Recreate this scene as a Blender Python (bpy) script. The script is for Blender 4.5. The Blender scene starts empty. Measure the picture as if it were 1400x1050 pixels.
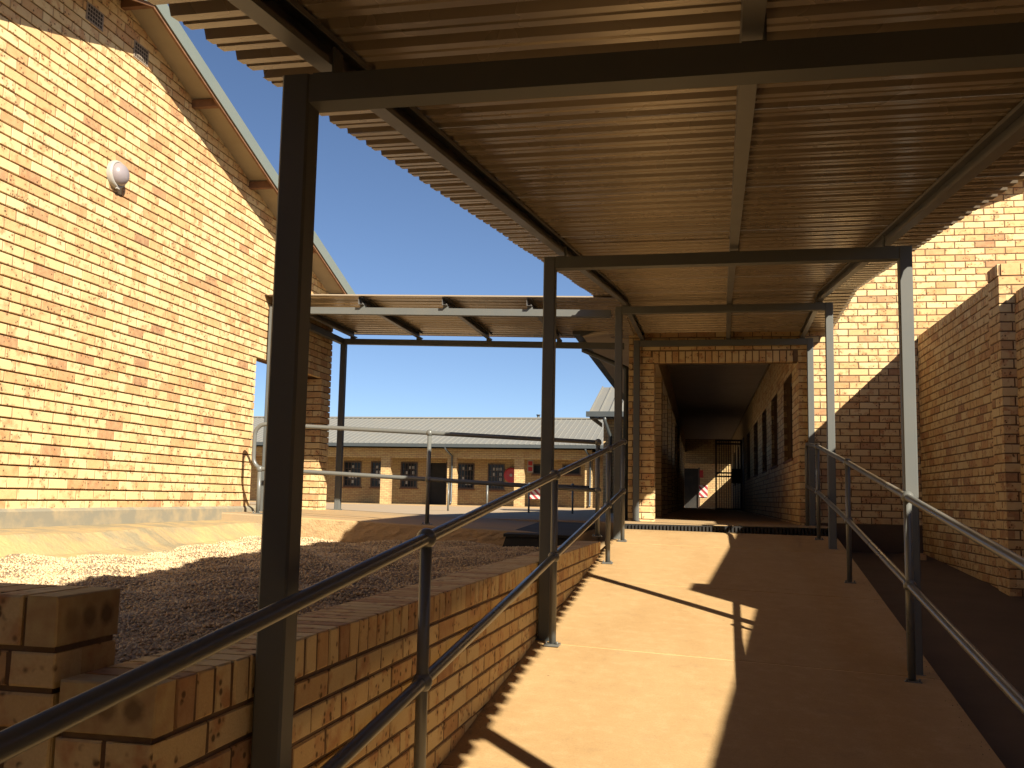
import bpy, math, random
import numpy as np
from mathutils import Matrix, Vector

random.seed(11)
SC = bpy.context.scene
COL = SC.collection

# ------------------------------------------------------------------ camera
F_PX, YAW, PITCH, ROLL = 1360.08, 0.20986, 0.11349, 0.01972
DL = 0.02192                      # the buildings stand turned by this against the walkway
def cam_basis():
    f = Vector((-math.sin(YAW)*math.cos(PITCH), math.cos(YAW)*math.cos(PITCH), math.sin(PITCH)))
    r = Vector((math.cos(YAW), math.sin(YAW), 0)); u = r.cross(f)
    c, s = math.cos(ROLL), math.sin(ROLL)
    return r*c+u*s, -r*s+u*c, f
CR, CU, CF = cam_basis()
cd = bpy.data.cameras.new('camera'); cam = bpy.data.objects.new('camera', cd); COL.objects.link(cam)
cd.sensor_width = 36.0; cd.lens = F_PX/1400*36.0; cd.clip_start = 0.05; cd.clip_end = 6000
m = Matrix.Identity(4)
for i in range(3):
    m[i][0], m[i][1], m[i][2] = CR[i], CU[i], -CF[i]
cam.matrix_world = m
SC.camera = cam
SC.render.resolution_x, SC.render.resolution_y = 1024, 768

# ------------------------------------------------------------------ sky, sun, exposure
SUN = Vector((1.0, -1.01, 0.93)).normalized()
wd = bpy.data.worlds.new('World'); SC.world = wd; wd.use_nodes = True
wn = wd.node_tree.nodes; wl = wd.node_tree.links
sky = wn.new('ShaderNodeTexSky'); sky.sky_type = 'NISHITA'; sky.sun_disc = False
sky.sun_elevation = math.asin(SUN.z); sky.sun_rotation = math.atan2(SUN.x, SUN.y)
sky.altitude = 1200; sky.air_density = 0.68; sky.dust_density = 0.9; sky.ozone_density = 2.6
wl.new(sky.outputs[0], wn['Background'].inputs['Color'])
wn['Background'].inputs['Strength'].default_value = 0.05
sd = bpy.data.lights.new('sun', 'SUN'); sd.energy = 5.0; sd.angle = math.radians(0.55); sd.color = (1.0, 0.91, 0.74)
so = bpy.data.objects.new('sun', sd); COL.objects.link(so)
so.rotation_euler = (-SUN).to_track_quat('-Z', 'Y').to_euler(); so.location = SUN*60
SC.view_settings.view_transform = 'Standard'; SC.view_settings.look = 'None'
SC.view_settings.exposure = 1.35; SC.view_settings.gamma = 1.0; SC.view_settings.use_curve_mapping = False
SC.cycles.max_bounces = 8; SC.cycles.diffuse_bounces = 5

# ------------------------------------------------------------------ materials
def new_mat(name):
    mt = bpy.data.materials.new(name); mt.use_nodes = True
    return mt, mt.node_tree.nodes, mt.node_tree.links, mt.node_tree.nodes['Principled BSDF']
def node(ns, kind, **kw):
    n = ns.new(kind)
    for k, v in kw.items():
        if k.startswith('i_'):
            n.inputs[k[2:].replace('_', ' ')].default_value = v
        else: setattr(n, k, v)
    return n
def mixc(ns, ls, fac, a, b, blend='MIX'):
    n = ns.new('ShaderNodeMix'); n.data_type = 'RGBA'; n.blend_type = blend
    for idx, v in ((0, fac), (6, a), (7, b)):
        if hasattr(v, 'is_linked'): ls.new(v, n.inputs[idx])
        else: n.inputs[idx].default_value = v if idx == 0 else (*v, 1)
    return n.outputs[2]
def ramp_node(ns, ls, src, stops):
    n = ns.new('ShaderNodeValToRGB'); e = n.color_ramp.elements
    while len(e) < len(stops): e.new(0.5)
    for el, (p, c) in zip(e, stops):
        el.position = p; el.color = (*c, 1) if isinstance(c, tuple) else (c, c, c, 1)
    ls.new(src, n.inputs[0]); return n.outputs[0]
def noise(ns, ls, vec, scale, detail=3.0, rough=0.55):
    n = node(ns, 'ShaderNodeTexNoise'); n.inputs['Scale'].default_value = scale
    n.inputs['Detail'].default_value = detail; n.inputs['Roughness'].default_value = rough
    if vec is not None: ls.new(vec, n.inputs['Vector'])
    return n.outputs['Fac']
def bump(ns, ls, h, strength, dist, bsdf, normal=None):
    b = ns.new('ShaderNodeBump'); b.inputs['Strength'].default_value = strength; b.inputs['Distance'].default_value = dist
    ls.new(h, b.inputs['Height'])
    if normal is not None: ls.new(normal, b.inputs['Normal'])
    ls.new(b.outputs[0], bsdf.inputs['Normal']); return b.outputs[0]

def mat_brick(name):
    mt, ns, ls, bs = new_mat(name)
    at = node(ns, 'ShaderNodeAttribute', attribute_name='rnd')
    geo = ns.new('ShaderNodeNewGeometry')
    off = ns.new('ShaderNodeVectorMath'); off.operation = 'MULTIPLY_ADD'
    cx = ns.new('ShaderNodeCombineXYZ')
    for i in range(3): ls.new(at.outputs['Fac'], cx.inputs[i])
    ls.new(cx.outputs[0], off.inputs[0]); off.inputs[1].default_value = (37.0, 53.0, 71.0)
    ls.new(geo.outputs['Position'], off.inputs[2]); P = off.outputs[0]
    base = ramp_node(ns, ls, at.outputs['Fac'], [(0.0, (0.58, 0.435, 0.22)), (0.28, (0.635, 0.495, 0.27)), (0.55, (0.59, 0.425, 0.21)),
                                                 (0.80, (0.53, 0.34, 0.155)), (0.92, (0.47, 0.275, 0.125)), (1.0, (0.31, 0.165, 0.09))])
    nb = noise(ns, ls, P, 11.0, 3.0)
    mb = ramp_node(ns, ls, nb, [(0.51, 0.0), (0.66, 0.85)])
    c1 = mixc(ns, ls, mb, base, (0.43, 0.205, 0.09))
    mm = ns.new('ShaderNodeMath'); mm.operation = 'MULTIPLY'; mm.inputs[1].default_value = 0.8
    # soft flashing: pale ends
    nl = noise(ns, ls, P, 21.0, 3.0)
    c2 = mixc(ns, ls, ramp_node(ns, ls, nl, [(0.35, 0.0), (0.75, 0.35)]), c1, (0.64, 0.48, 0.25))
    # iron spots in clusters
    vo = node(ns, 'ShaderNodeTexVoronoi'); vo.inputs['Scale'].default_value = 34.0; vo.inputs['Randomness'].default_value = 1.0
    ls.new(P, vo.inputs['Vector'])
    sp = ramp_node(ns, ls, vo.outputs['Distance'], [(0.20, 1.0), (0.36, 0.0)])
    ncl = noise(ns, ls, P, 11.0, 2.0)
    clu = ramp_node(ns, ls, ncl, [(0.51, 0.0), (0.57, 1.0)])
    mu = ns.new('ShaderNodeMath'); mu.operation = 'MULTIPLY'; ls.new(sp, mu.inputs[0]); ls.new(clu, mu.inputs[1])
    mu2 = ns.new('ShaderNodeMath'); mu2.operation = 'MULTIPLY'; ls.new(mu.outputs[0], mu2.inputs[0]); mu2.inputs[1].default_value = 0.85
    c3 = mixc(ns, ls, mu2.outputs[0], c2, (0.05, 0.03, 0.018))
    fine = noise(ns, ls, P, 160.0, 2.0)
    c4 = mixc(ns, ls, ramp_node(ns, ls, fine, [(0.3, 0.0), (0.8, 0.22)]), c3, (0.29, 0.175, 0.08))
    ls.new(c4, bs.inputs['Base Color']); bs.inputs['Roughness'].default_value = 0.85
    bs.inputs['Specular IOR Level'].default_value = 0.25
    bump(ns, ls, fine, 0.35, 0.003, bs)
    return mt
def mat_noise(name, c1, c2, scale, rough=0.85, bump_s=0.3, bump_scale=120, bump_d=0.003, spec=0.3, c3=None, s3=0.7, metallic=0.0, lo=0.35, hi=0.68):
    mt, ns, ls, bs = new_mat(name)
    geo = ns.new('ShaderNodeNewGeometry'); P = geo.outputs['Position']
    a = mixc(ns, ls, ramp_node(ns, ls, noise(ns, ls, P, scale, 5.0, 0.6), [(lo, 0.0), (hi, 1.0)]), c1, c2)
    if c3 is not None:
        a = mixc(ns, ls, ramp_node(ns, ls, noise(ns, ls, P, s3, 4.0, 0.6), [(0.48, 0.0), (0.66, 1.0)]), a, c3)
    ls.new(a, bs.inputs['Base Color']); bs.inputs['Roughness'].default_value = rough
    bs.inputs['Specular IOR Level'].default_value = spec; bs.inputs['Metallic'].default_value = metallic
    if bump_s: bump(ns, ls, noise(ns, ls, P, bump_scale, 3.0), bump_s, bump_d, bs)
    return mt
def mat_concrete_ramp():
    mt, ns, ls, bs = new_mat('dusty_ramp_concrete')
    geo = ns.new('ShaderNodeNewGeometry'); P = geo.outputs['Position']
    mp = ns.new('ShaderNodeMapping'); mp.inputs['Scale'].default_value = (1.6, 0.5, 1); ls.new(P, mp.inputs['Vector'])
    big = noise(ns, ls, mp.outputs[0], 1.3, 5.0, 0.6)
    a = mixc(ns, ls, ramp_node(ns, ls, big, [(0.36, 0.0), (0.66, 1.0)]), (0.39, 0.245, 0.108), (0.435, 0.287, 0.135))
    brush = ns.new('ShaderNodeMapping'); brush.inputs['Scale'].default_value = (2.0, 60.0, 1); ls.new(P, brush.inputs['Vector'])
    br = noise(ns, ls, brush.outputs[0], 2.2, 3.0, 0.6)
    a = mixc(ns, ls, ramp_node(ns, ls, br, [(0.35, 0.0), (0.8, 0.35)]), a, (0.35, 0.215, 0.10))
    st = noise(ns, ls, P, 3.1, 6.0, 0.7)
    a = mixc(ns, ls, ramp_node(ns, ls, st, [(0.60, 0.0), (0.74, 0.5)]), a, (0.31, 0.205, 0.11))
    vo = node(ns, 'ShaderNodeTexVoronoi'); vo.inputs['Scale'].default_value = 3.4; ls.new(P, vo.inputs['Vector'])
    a = mixc(ns, ls, ramp_node(ns, ls, vo.outputs['Distance'], [(0.018, 0.75), (0.035, 0.0)]), a, (0.16, 0.09, 0.05))
    cr = node(ns, 'ShaderNodeTexVoronoi', feature='DISTANCE_TO_EDGE'); cr.inputs['Scale'].default_value = 0.55
    wv = ns.new('ShaderNodeVectorMath'); wv.operation = 'MULTIPLY_ADD'; nz = node(ns, 'ShaderNodeTexNoise'); nz.inputs['Scale'].default_value = 4.0; nz.inputs['Detail'].default_value = 5.0
    ls.new(P, nz.inputs['Vector']); ls.new(nz.outputs['Color'], wv.inputs[0]); wv.inputs[1].default_value = (0.35, 0.35, 0.0); ls.new(P, wv.inputs[2]); ls.new(wv.outputs[0], cr.inputs['Vector'])
    ck = ramp_node(ns, ls, cr.outputs['Distance'], [(0.0, 1.0), (0.0035, 0.0)])
    ckm = ns.new('ShaderNodeMath'); ckm.operation = 'MULTIPLY'; ls.new(ck, ckm.inputs[0]); ls.new(ramp_node(ns, ls, noise(ns, ls, P, 0.8, 2.0), [(0.5, 0.0), (0.62, 0.4)]), ckm.inputs[1])
    a = mixc(ns, ls, ckm.outputs[0], a, (0.20, 0.12, 0.06))
    sp2 = noise(ns, ls, P, 8.5, 7.0, 0.72)
    a = mixc(ns, ls, ramp_node(ns, ls, sp2, [(0.38, 0.35), (0.50, 0.0)]), a, (0.50, 0.345, 0.175))
    a = mixc(ns, ls, ramp_node(ns, ls, sp2, [(0.56, 0.0), (0.70, 0.45)]), a, (0.30, 0.185, 0.09))
    fi = noise(ns, ls, P, 130.0, 4.0, 0.7)
    a = mixc(ns, ls, ramp_node(ns, ls, fi, [(0.42, 0.0), (0.72, 0.55)]), a, (0.27, 0.17, 0.08))
    ls.new(a, bs.inputs['Base Color']); bs.inputs['Roughness'].default_value = 0.9; bs.inputs['Specular IOR Level'].default_value = 0.2
    ad = ns.new('ShaderNodeMath'); ad.operation = 'ADD'; ls.new(br, ad.inputs[0]); ls.new(fi, ad.inputs[1])
    bump(ns, ls, ad.outputs[0], 0.4, 0.003, bs)
    return mt
def mat_paint(name, col, rough=0.45, metallic=0.0, dust=(0.32, 0.24, 0.15), dust_amt=0.35):
    mt, ns, ls, bs = new_mat(name)
    geo = ns.new('ShaderNodeNewGeometry'); P = geo.outputs['Position']
    n1 = noise(ns, ls, P, 3.0, 6.0, 0.6)
    a = mixc(ns, ls, ramp_node(ns, ls, n1, [(0.45, 0.0), (0.8, dust_amt)]), col, dust)
    ls.new(a, bs.inputs['Base Color']); bs.inputs['Metallic'].default_value = metallic
    rr = ramp_node(ns, ls, noise(ns, ls, P, 2.5, 3.0), [(0.3, max(rough-0.04, 0.05)), (0.7, min(rough+0.06, 1))])
    ls.new(rr, bs.inputs['Roughness'])
    return mt
def mat_far_brick(name):
    mt, ns, ls, bs = new_mat(name)
    tc = ns.new('ShaderNodeNewGeometry')
    sx = ns.new('ShaderNodeSeparateXYZ'); ls.new(tc.outputs['Position'], sx.inputs[0])
    nrm = ns.new('ShaderNodeSeparateXYZ'); ls.new(tc.outputs['Normal'], nrm.inputs[0])
    ab = ns.new('ShaderNodeMath'); ab.operation = 'ABSOLUTE'; ls.new(nrm.outputs[0], ab.inputs[0])
    gt = ns.new('ShaderNodeMath'); gt.operation = 'GREATER_THAN'; ls.new(ab.outputs[0], gt.inputs[0]); gt.inputs[1].default_value = 0.7
    mx = ns.new('ShaderNodeMix'); ls.new(gt.outputs[0], mx.inputs[0]); ls.new(sx.outputs[0], mx.inputs[2]); ls.new(sx.outputs[1], mx.inputs[3])
    cb = ns.new('ShaderNodeCombineXYZ'); ls.new(mx.outputs[0], cb.inputs[0]); ls.new(sx.outputs[2], cb.inputs[1])
    bt = ns.new('ShaderNodeTexBrick'); ls.new(cb.outputs[0], bt.inputs['Vector'])
    bt.inputs['Color1'].default_value = (0.46, 0.33, 0.15, 1); bt.inputs['Color2'].default_value = (0.37, 0.225, 0.105, 1)
    bt.inputs['Mortar'].default_value = (0.14, 0.095, 0.055, 1); bt.inputs['Scale'].default_value = 1.0
    bt.inputs['Brick Width'].default_value = 0.232; bt.inputs['Row Height'].default_value = 0.083
    bt.inputs['Mortar Size'].default_value = 0.006; bt.inputs['Bias'].default_value = -0.25
    a = mixc(ns, ls, ramp_node(ns, ls, noise(ns, ls, tc.outputs['Position'], 9.0, 3.0), [(0.5, 0.0), (0.75, 0.5)]), bt.outputs['Color'], (0.28, 0.155, 0.08))
    ls.new(a, bs.inputs['Base Color']); bs.inputs['Roughness'].default_value = 0.9
    b = ns.new('ShaderNodeBump'); b.inputs['Strength'].default_value = 0.8; b.inputs['Distance'].default_value = 0.01; b.invert = True
    ls.new(bt.outputs['Fac'], b.inputs['Height']); ls.new(b.outputs[0], bs.inputs['Normal'])
    return mt
def mat_stripes(name, ca, cb, scale):
    mt, ns, ls, bs = new_mat(name)
    tc = ns.new('ShaderNodeTexCoord'); mp = ns.new('ShaderNodeMapping'); ls.new(tc.outputs['Object'], mp.inputs['Vector'])
    mp.inputs['Rotation'].default_value = (0, math.radians(45), 0)
    w = ns.new('ShaderNodeTexWave'); w.wave_type = 'BANDS'; w.bands_direction = 'X'; w.inputs['Scale'].default_value = scale
    ls.new(mp.outputs[0], w.inputs['Vector'])
    c = ramp_node(ns, ls, w.outputs['Fac'], [(0.49, ca), (0.51, cb)]); ls.new(c, bs.inputs['Base Color']); bs.inputs['Roughness'].default_value = 0.5
    return mt
def mat_glass(name, col=(0.02, 0.025, 0.03)):
    mt, ns, ls, bs = new_mat(name); bs.inputs['Base Color'].default_value = (*col, 1); bs.inputs['Roughness'].default_value = 0.12; bs.inputs['Specular IOR Level'].default_value = 0.2
    geo = ns.new('ShaderNodeNewGeometry')
    bump(ns, ls, noise(ns, ls, geo.outputs['Position'], 3.0, 2.0), 0.05, 0.01, bs)
    return mt

M = {}
M['brick'] = mat_brick('yellow_face_brick')
M['mortar'] = mat_noise('sandy_mortar', (0.13, 0.08, 0.045), (0.18, 0.115, 0.065), 14, bump_scale=180)
M['perp'] = mat_noise('perpend_mortar', (0.10, 0.055, 0.03), (0.15, 0.085, 0.045), 14, bump_scale=180)
M['perp_light'] = mat_noise('pale_perpend_mortar', (0.34, 0.225, 0.115), (0.27, 0.17, 0.085), 14, bump_scale=180)
M['ramp'] = mat_concrete_ramp()
M['joint'] = mat_noise('pale_joint_filler', (0.56, 0.38, 0.18), (0.48, 0.32, 0.155), 9)
M['slab'] = mat_noise('dusty_slab_concrete', (0.38, 0.245, 0.115), (0.32, 0.225, 0.125), 2.2, c3=(0.27, 0.20, 0.12), s3=0.9, bump_scale=60, bump_d=0.006)
M['rough_edge'] = mat_noise('rough_slab_edge', (0.38, 0.25, 0.125), (0.30, 0.20, 0.105), 9, bump_s=0.8, bump_scale=60, bump_d=0.012)
M['paving'] = mat_noise('pale_courtyard_paving', (0.36, 0.275, 0.185), (0.31, 0.235, 0.155), 0.6, c3=(0.36, 0.25, 0.145), s3=0.25, bump_scale=30)
M['apron'] = mat_noise('stained_grey_apron', (0.225, 0.19, 0.12), (0.34, 0.245, 0.125), 4.5, c3=(0.40, 0.275, 0.125), s3=1.9, bump_s=0.7, bump_scale=38, bump_d=0.012, lo=0.44, hi=0.60)
M['plinth'] = mat_noise('grey_cement_plinth', (0.20, 0.18, 0.135), (0.32, 0.25, 0.15), 6.0, bump_scale=70, lo=0.42, hi=0.72)
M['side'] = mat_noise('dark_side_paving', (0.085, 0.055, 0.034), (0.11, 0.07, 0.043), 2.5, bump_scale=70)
M['earth'] = mat_noise('red_earth', (0.22, 0.13, 0.065), (0.27, 0.17, 0.09), 0.5, bump_scale=20)
M['gravel_base'] = mat_noise('gravel_bed_soil', (0.21, 0.155, 0.10), (0.28, 0.21, 0.14), 30, bump_s=1.0, bump_scale=60, bump_d=0.02)
M['post'] = mat_paint('grey_painted_steel', (0.088, 0.092, 0.088), 0.55, dust=(0.18, 0.14, 0.09), dust_amt=0.2)
M['purlin'] = mat_paint('galvanised_purlin_steel', (0.15, 0.145, 0.14), 0.42, metallic=0.3, dust=(0.18, 0.14, 0.09), dust_amt=0.3)
M['sheet'] = mat_paint('roof_sheet_underside', (0.33, 0.265, 0.19), 0.27, metallic=0.3, dust=(0.27, 0.20, 0.12), dust_amt=0.15)
def vary(mt, amt):
    ns, ls = mt.node_tree.nodes, mt.node_tree.links; bs = ns['Principled BSDF']; src = bs.inputs['Base Color'].links[0].from_socket
    oi = ns.new('ShaderNodeObjectInfo'); hv = ns.new('ShaderNodeHueSaturation'); mr = ns.new('ShaderNodeMapRange')
    mr.inputs['To Min'].default_value = 1-amt; mr.inputs['To Max'].default_value = 1+amt; ls.new(oi.outputs['Random'], mr.inputs['Value'])
    ls.new(mr.outputs[0], hv.inputs['Value']); ls.new(src, hv.inputs['Color']); ls.new(hv.outputs[0], bs.inputs['Base Color'])
vary(M['sheet'], 0.09)
M['rail'] = mat_paint('grey_rail_paint', (0.11, 0.112, 0.105), 0.3, dust=(0.15, 0.12, 0.08), dust_amt=0.1)
M['black'] = mat_paint('black_steel', (0.012, 0.011, 0.010), 0.85, dust=(0.08, 0.06, 0.04), dust_amt=0.3)
M['gate'] = mat_paint('black_gate_paint', (0.02, 0.019, 0.019), 0.45, dust_amt=0.05)
M['roofing'] = mat_paint('grey_roof_sheeting', (0.172, 0.17, 0.155), 0.55, dust_amt=0.2)
M['flashing'] = mat_paint('green_grey_flashing', (0.145, 0.168, 0.15), 0.5, dust_amt=0.1)
M['gutter'] = mat_paint('dark_gutter_paint', (0.045, 0.052, 0.055), 0.4, dust=(0.12, 0.1, 0.07), dust_amt=0.12)
M['timber'] = mat_noise('brown_timber', (0.20, 0.10, 0.05), (0.13, 0.065, 0.035), 12, bump_scale=50)
M['soffit'] = mat_noise('soffit_board', (0.33, 0.27, 0.185), (0.29, 0.235, 0.16), 4, bump_s=0.1)
M['ceiling'] = mat_noise('corridor_ceiling_board', (0.56, 0.48, 0.40), (0.50, 0.43, 0.35), 3, bump_s=0.1)
M['far_brick'] = mat_far_brick('far_brickwork')
M['window'] = mat_paint('dark_brown_window_frame', (0.06, 0.035, 0.022), 0.5, dust_amt=0.2)
M['glass'] = mat_glass('window_glass')
M['burglar'] = mat_paint('pale_window_bars', (0.34, 0.34, 0.32), 0.5)
M['white'] = mat_paint('white_plastic', (0.33, 0.31, 0.28), 0.4, dust_amt=0.1)
M['dome'] = mat_paint('frosted_lamp_dome', (0.23, 0.20, 0.21), 0.25, dust_amt=0.05)
M['red'] = mat_paint('red_paint', (0.38, 0.02, 0.02), 0.4, dust_amt=0.1)
M['stripes'] = mat_stripes('red_white_stripes', (0.30, 0.03, 0.04), (0.5, 0.47, 0.43), 1.5)
M['vent'] = mat_noise('vent_clay', (0.25, 0.20, 0.15), (0.20, 0.16, 0.12), 20)
M['hole'] = mat_noise('vent_hole', (0.03, 0.022, 0.016), (0.04, 0.03, 0.02), 20)

def mat_gravel():
    mt, ns, ls, bs = new_mat('crushed_stone')
    at = node(ns, 'ShaderNodeAttribute', attribute_name='rnd')
    c = ramp_node(ns, ls, at.outputs['Fac'], [(0.0, (0.39, 0.265, 0.155)), (0.35, (0.52, 0.385, 0.235)), (0.7, (0.60, 0.465, 0.285)), (1.0, (0.45, 0.29, 0.142))])
    ls.new(c, bs.inputs['Base Color']); bs.inputs['Roughness'].default_value = 0.85
    return mt
M['gravel'] = mat_gravel()
def mat_bed_face():
    mt, ns, ls, bs = new_mat('stained_brick_bed_face')
    tc = ns.new('ShaderNodeTexCoord'); P = tc.outputs['Object']
    n = noise(ns, ls, P, 18.0, 4.0); a = mixc(ns, ls, ramp_node(ns, ls, n, [(0.35, 0.0), (0.7, 1.0)]), (0.50, 0.38, 0.19), (0.40, 0.26, 0.13))
    wob = noise(ns, ls, P, 45.0, 3.0)
    for k, (px_, am) in enumerate(((-0.062, 0.35), (0.0, 0.62), (0.062, 0.75))):
        d = ns.new('ShaderNodeVectorMath'); d.operation = 'DISTANCE'; d.inputs[1].default_value = (px_, 0.0, 0.0)
        fl = ns.new('ShaderNodeVectorMath'); fl.operation = 'MULTIPLY'; fl.inputs[1].default_value = (1, 0, 1); ls.new(P, fl.inputs[0])
        ls.new(fl.outputs[0], d.inputs[0])
        w = ns.new('ShaderNodeMath'); w.operation = 'MULTIPLY_ADD'; ls.new(wob, w.inputs[0]); w.inputs[1].default_value = 0.016; ls.new(d.outputs['Value'], w.inputs[2])
        a = mixc(ns, ls, ramp_node(ns, ls, w.outputs[0], [(0.024, am), (0.038, 0.0)]), a, (0.12, 0.075, 0.04))
    ls.new(a, bs.inputs['Base Color']); bs.inputs['Roughness'].default_value = 0.9; bs.inputs['Specular IOR Level'].default_value = 0.2
    bump(ns, ls, noise(ns, ls, P, 140.0, 3.0), 0.4, 0.003, bs)
    return mt
M['bed_face'] = mat_bed_face()
def bed_brick(t, x, y, z, ang, L=0.222, H=0.104, D=0.073):
    g = MB(); v, f = brick_geo(L, H, D, random.Random(4)); g.add(v, f+[(8, 11, 10, 9)])
    o = bpy.data.objects.new('brick', g.mesh('stained_brick', M['bed_face'])); COL.objects.link(o); o.parent = t.o
    o.location = (x-t.base[0], y-t.base[1], z-t.base[2]); o.rotation_euler = (0, 0, math.radians(ang)); o['label'] = 'end brick with dark round stains on its flat face'


# ------------------------------------------------------------------ mesh helpers
class Frame:
    def __init__(s, a): s.a = a; s.c, s.s = math.cos(a), math.sin(a)
    def w(s, p): return Vector((p[0]*s.c-p[1]*s.s, p[0]*s.s+p[1]*s.c, p[2]))
W = Frame(0.0); B = Frame(DL)

class MB:
    def __init__(s): s.v = []; s.f = []; s.r = None; s.smooth = []
    def add(s, vs, fs, smooth=False):
        o = len(s.v); s.v += [tuple(p) for p in vs]; s.f += [tuple(i+o for i in f) for f in fs]; s.smooth += [smooth]*len(fs); return s
    def box(s, a, b):
        x0, x1 = sorted((a[0], b[0])); y0, y1 = sorted((a[1], b[1])); z0, z1 = sorted((a[2], b[2]))
        return s.add([(x0,y0,z0),(x1,y0,z0),(x1,y1,z0),(x0,y1,z0),(x0,y0,z1),(x1,y0,z1),(x1,y1,z1),(x0,y1,z1)],
                     [(0,3,2,1),(4,5,6,7),(0,1,5,4),(1,2,6,5),(2,3,7,6),(3,0,4,7)])
    def bbox(s, a, b, c=0.004):
        """box with chamfered vertical edges and rim"""
        x0, x1 = sorted((a[0], b[0])); y0, y1 = sorted((a[1], b[1])); z0, z1 = sorted((a[2], b[2]))
        def ring(z, k): return [(x0+c,y0+k,z),(x1-c,y0+k,z),(x1-k,y0+c,z),(x1-k,y1-c,z),(x1-c,y1-k,z),(x0+c,y1-k,z),(x0+k,y1-c,z),(x0+k,y0+c,z)]
        vs = ring(z0, 0)+ring(z1, 0)
        fs = [(i, (i+1) % 8, 8+(i+1) % 8, 8+i) for i in range(8)]+[tuple(range(7, -1, -1)), tuple(range(8, 16))]
        return s.add(vs, fs)
    def hexa(s, bot, top):
        return s.add(list(bot)+list(top), [(0,3,2,1),(4,5,6,7),(0,1,5,4),(1,2,6,5),(2,3,7,6),(3,0,4,7)])
    def prism(s, poly, d0, d1, mp):
        """poly: list of (p,q) counter-clockwise; mp(p,q,d)->xyz"""
        n = len(poly); vs = [mp(p, q, d0) for p, q in poly]+[mp(p, q, d1) for p, q in poly]
        return s.add(vs, [tuple(range(n-1, -1, -1)), tuple(range(n, 2*n))]+[(i, (i+1) % n, n+(i+1) % n, n+i) for i in range(n)])
    def tube(s, path, r, n=12, caps=True):
        P = [Vector(p) for p in path]; rings = []
        for i, p in enumerate(P):
            d = ((P[i+1]-p).normalized() if i+1 < len(P) else Vector()) + ((p-P[i-1]).normalized() if i else Vector())
            d.normalize()
            up = Vector((0, 0, 1)) if abs(d.z) < 0.95 else Vector((1, 0, 0))
            a = d.cross(up).normalized(); b = d.cross(a).normalized()
            k = 1.0
            if 0 < i < len(P)-1:
                k = 1/max(0.5, math.cos((P[i+1]-p).angle(p-P[i-1])/2))
            rings.append((p, a, b, k))
        # keep the ring frames aligned
        vs = []; pa = None
        for p, a, b, k in rings:
            if pa is not None:
                a2 = pa-(pa.dot(a.cross(b)))*a.cross(b); a2.normalize(); b = (a.cross(b)).cross(a2); a = a2
            pa = a
            for j in range(n):
                t = 2*math.pi*j/n; vs.append(p+(a*math.cos(t)+b*math.sin(t))*r)
        m = len(P); fs = [(i*n+j, i*n+(j+1) % n, (i+1)*n+(j+1) % n, (i+1)*n+j) for i in range(m-1) for j in range(n)]
        o = len(s.v); s.add(vs, fs, True)
        if caps: s.f += [tuple(o+j for j in range(n-1, -1, -1)), tuple(o+(m-1)*n+j for j in range(n))]; s.smooth += [False, False]
        return s
    def ball(s, c, r, n=14, m=9, sz=1.0):
        vs = [(c[0], c[1], c[2]-r*sz)]
        for i in range(1, m):
            t = -math.pi/2+math.pi*i/m
            vs += [(c[0]+r*math.cos(t)*math.cos(2*math.pi*j/n), c[1]+r*math.cos(t)*math.sin(2*math.pi*j/n), c[2]+r*sz*math.sin(t)) for j in range(n)]
        vs.append((c[0], c[1], c[2]+r*sz)); L = len(vs)-1
        fs = [(0, 1+(j+1) % n, 1+j) for j in range(n)]+[(1+i*n+j, 1+i*n+(j+1) % n, 1+(i+1)*n+(j+1) % n, 1+(i+1)*n+j) for i in range(m-2) for j in range(n)]
        fs += [(L, 1+(m-2)*n+j, 1+(m-2)*n+(j+1) % n) for j in range(n)]
        return s.add(vs, fs, True)
    def mesh(s, name, mat, off=(0, 0, 0), rnd=None):
        me = bpy.data.meshes.new(name)
        me.from_pydata([(p[0]-off[0], p[1]-off[1], p[2]-off[2]) for p in s.v], [], s.f); me.update()
        me.materials.append(mat)
        if any(s.smooth): me.polygons.foreach_set('use_smooth', s.smooth)
        if rnd is not None:
            a = me.attributes.new('rnd', 'FLOAT', 'FACE'); a.data.foreach_set('value', rnd)
        return me

class Thing:
    """an Empty at the thing's base; parts are built in frame coordinates"""
    def __init__(s, name, base, frame, label, cat, group=None):
        s.base = Vector(base); s.fr = frame
        s.o = bpy.data.objects.new(name, None); COL.objects.link(s.o)
        s.o.empty_display_size = 0.2
        s.o.location = frame.w(base); s.o.rotation_euler = (0, 0, frame.a)
        s.o['label'] = label; s.o['category'] = cat
        if group: s.o['group'] = group
    def part(s, name, mb, mat, parent=None, kind=None, rnd=None, label=None):
        o = bpy.data.objects.new(name, mb.mesh(name, M[mat], s.base, rnd)); COL.objects.link(o)
        o.parent = parent or s.o
        if kind: o['kind'] = kind
        if label: o['label'] = label
        return o
def structure(name, mb, mat, frame=W, kind='structure', rnd=None):
    o = bpy.data.objects.new(name, mb.mesh(name, M[mat], (0, 0, 0), rnd)); COL.objects.link(o)
    o.rotation_euler = (0, 0, frame.a); o['kind'] = kind
    return o
class Plain:                       # lets bricks hang under a structure or thing alike
    pass

def project(p):
    d = p.dot(CF)
    if d < 0.2: return None
    return 700+F_PX*p.dot(CR)/d, 525-F_PX*p.dot(CU)/d, d

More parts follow.
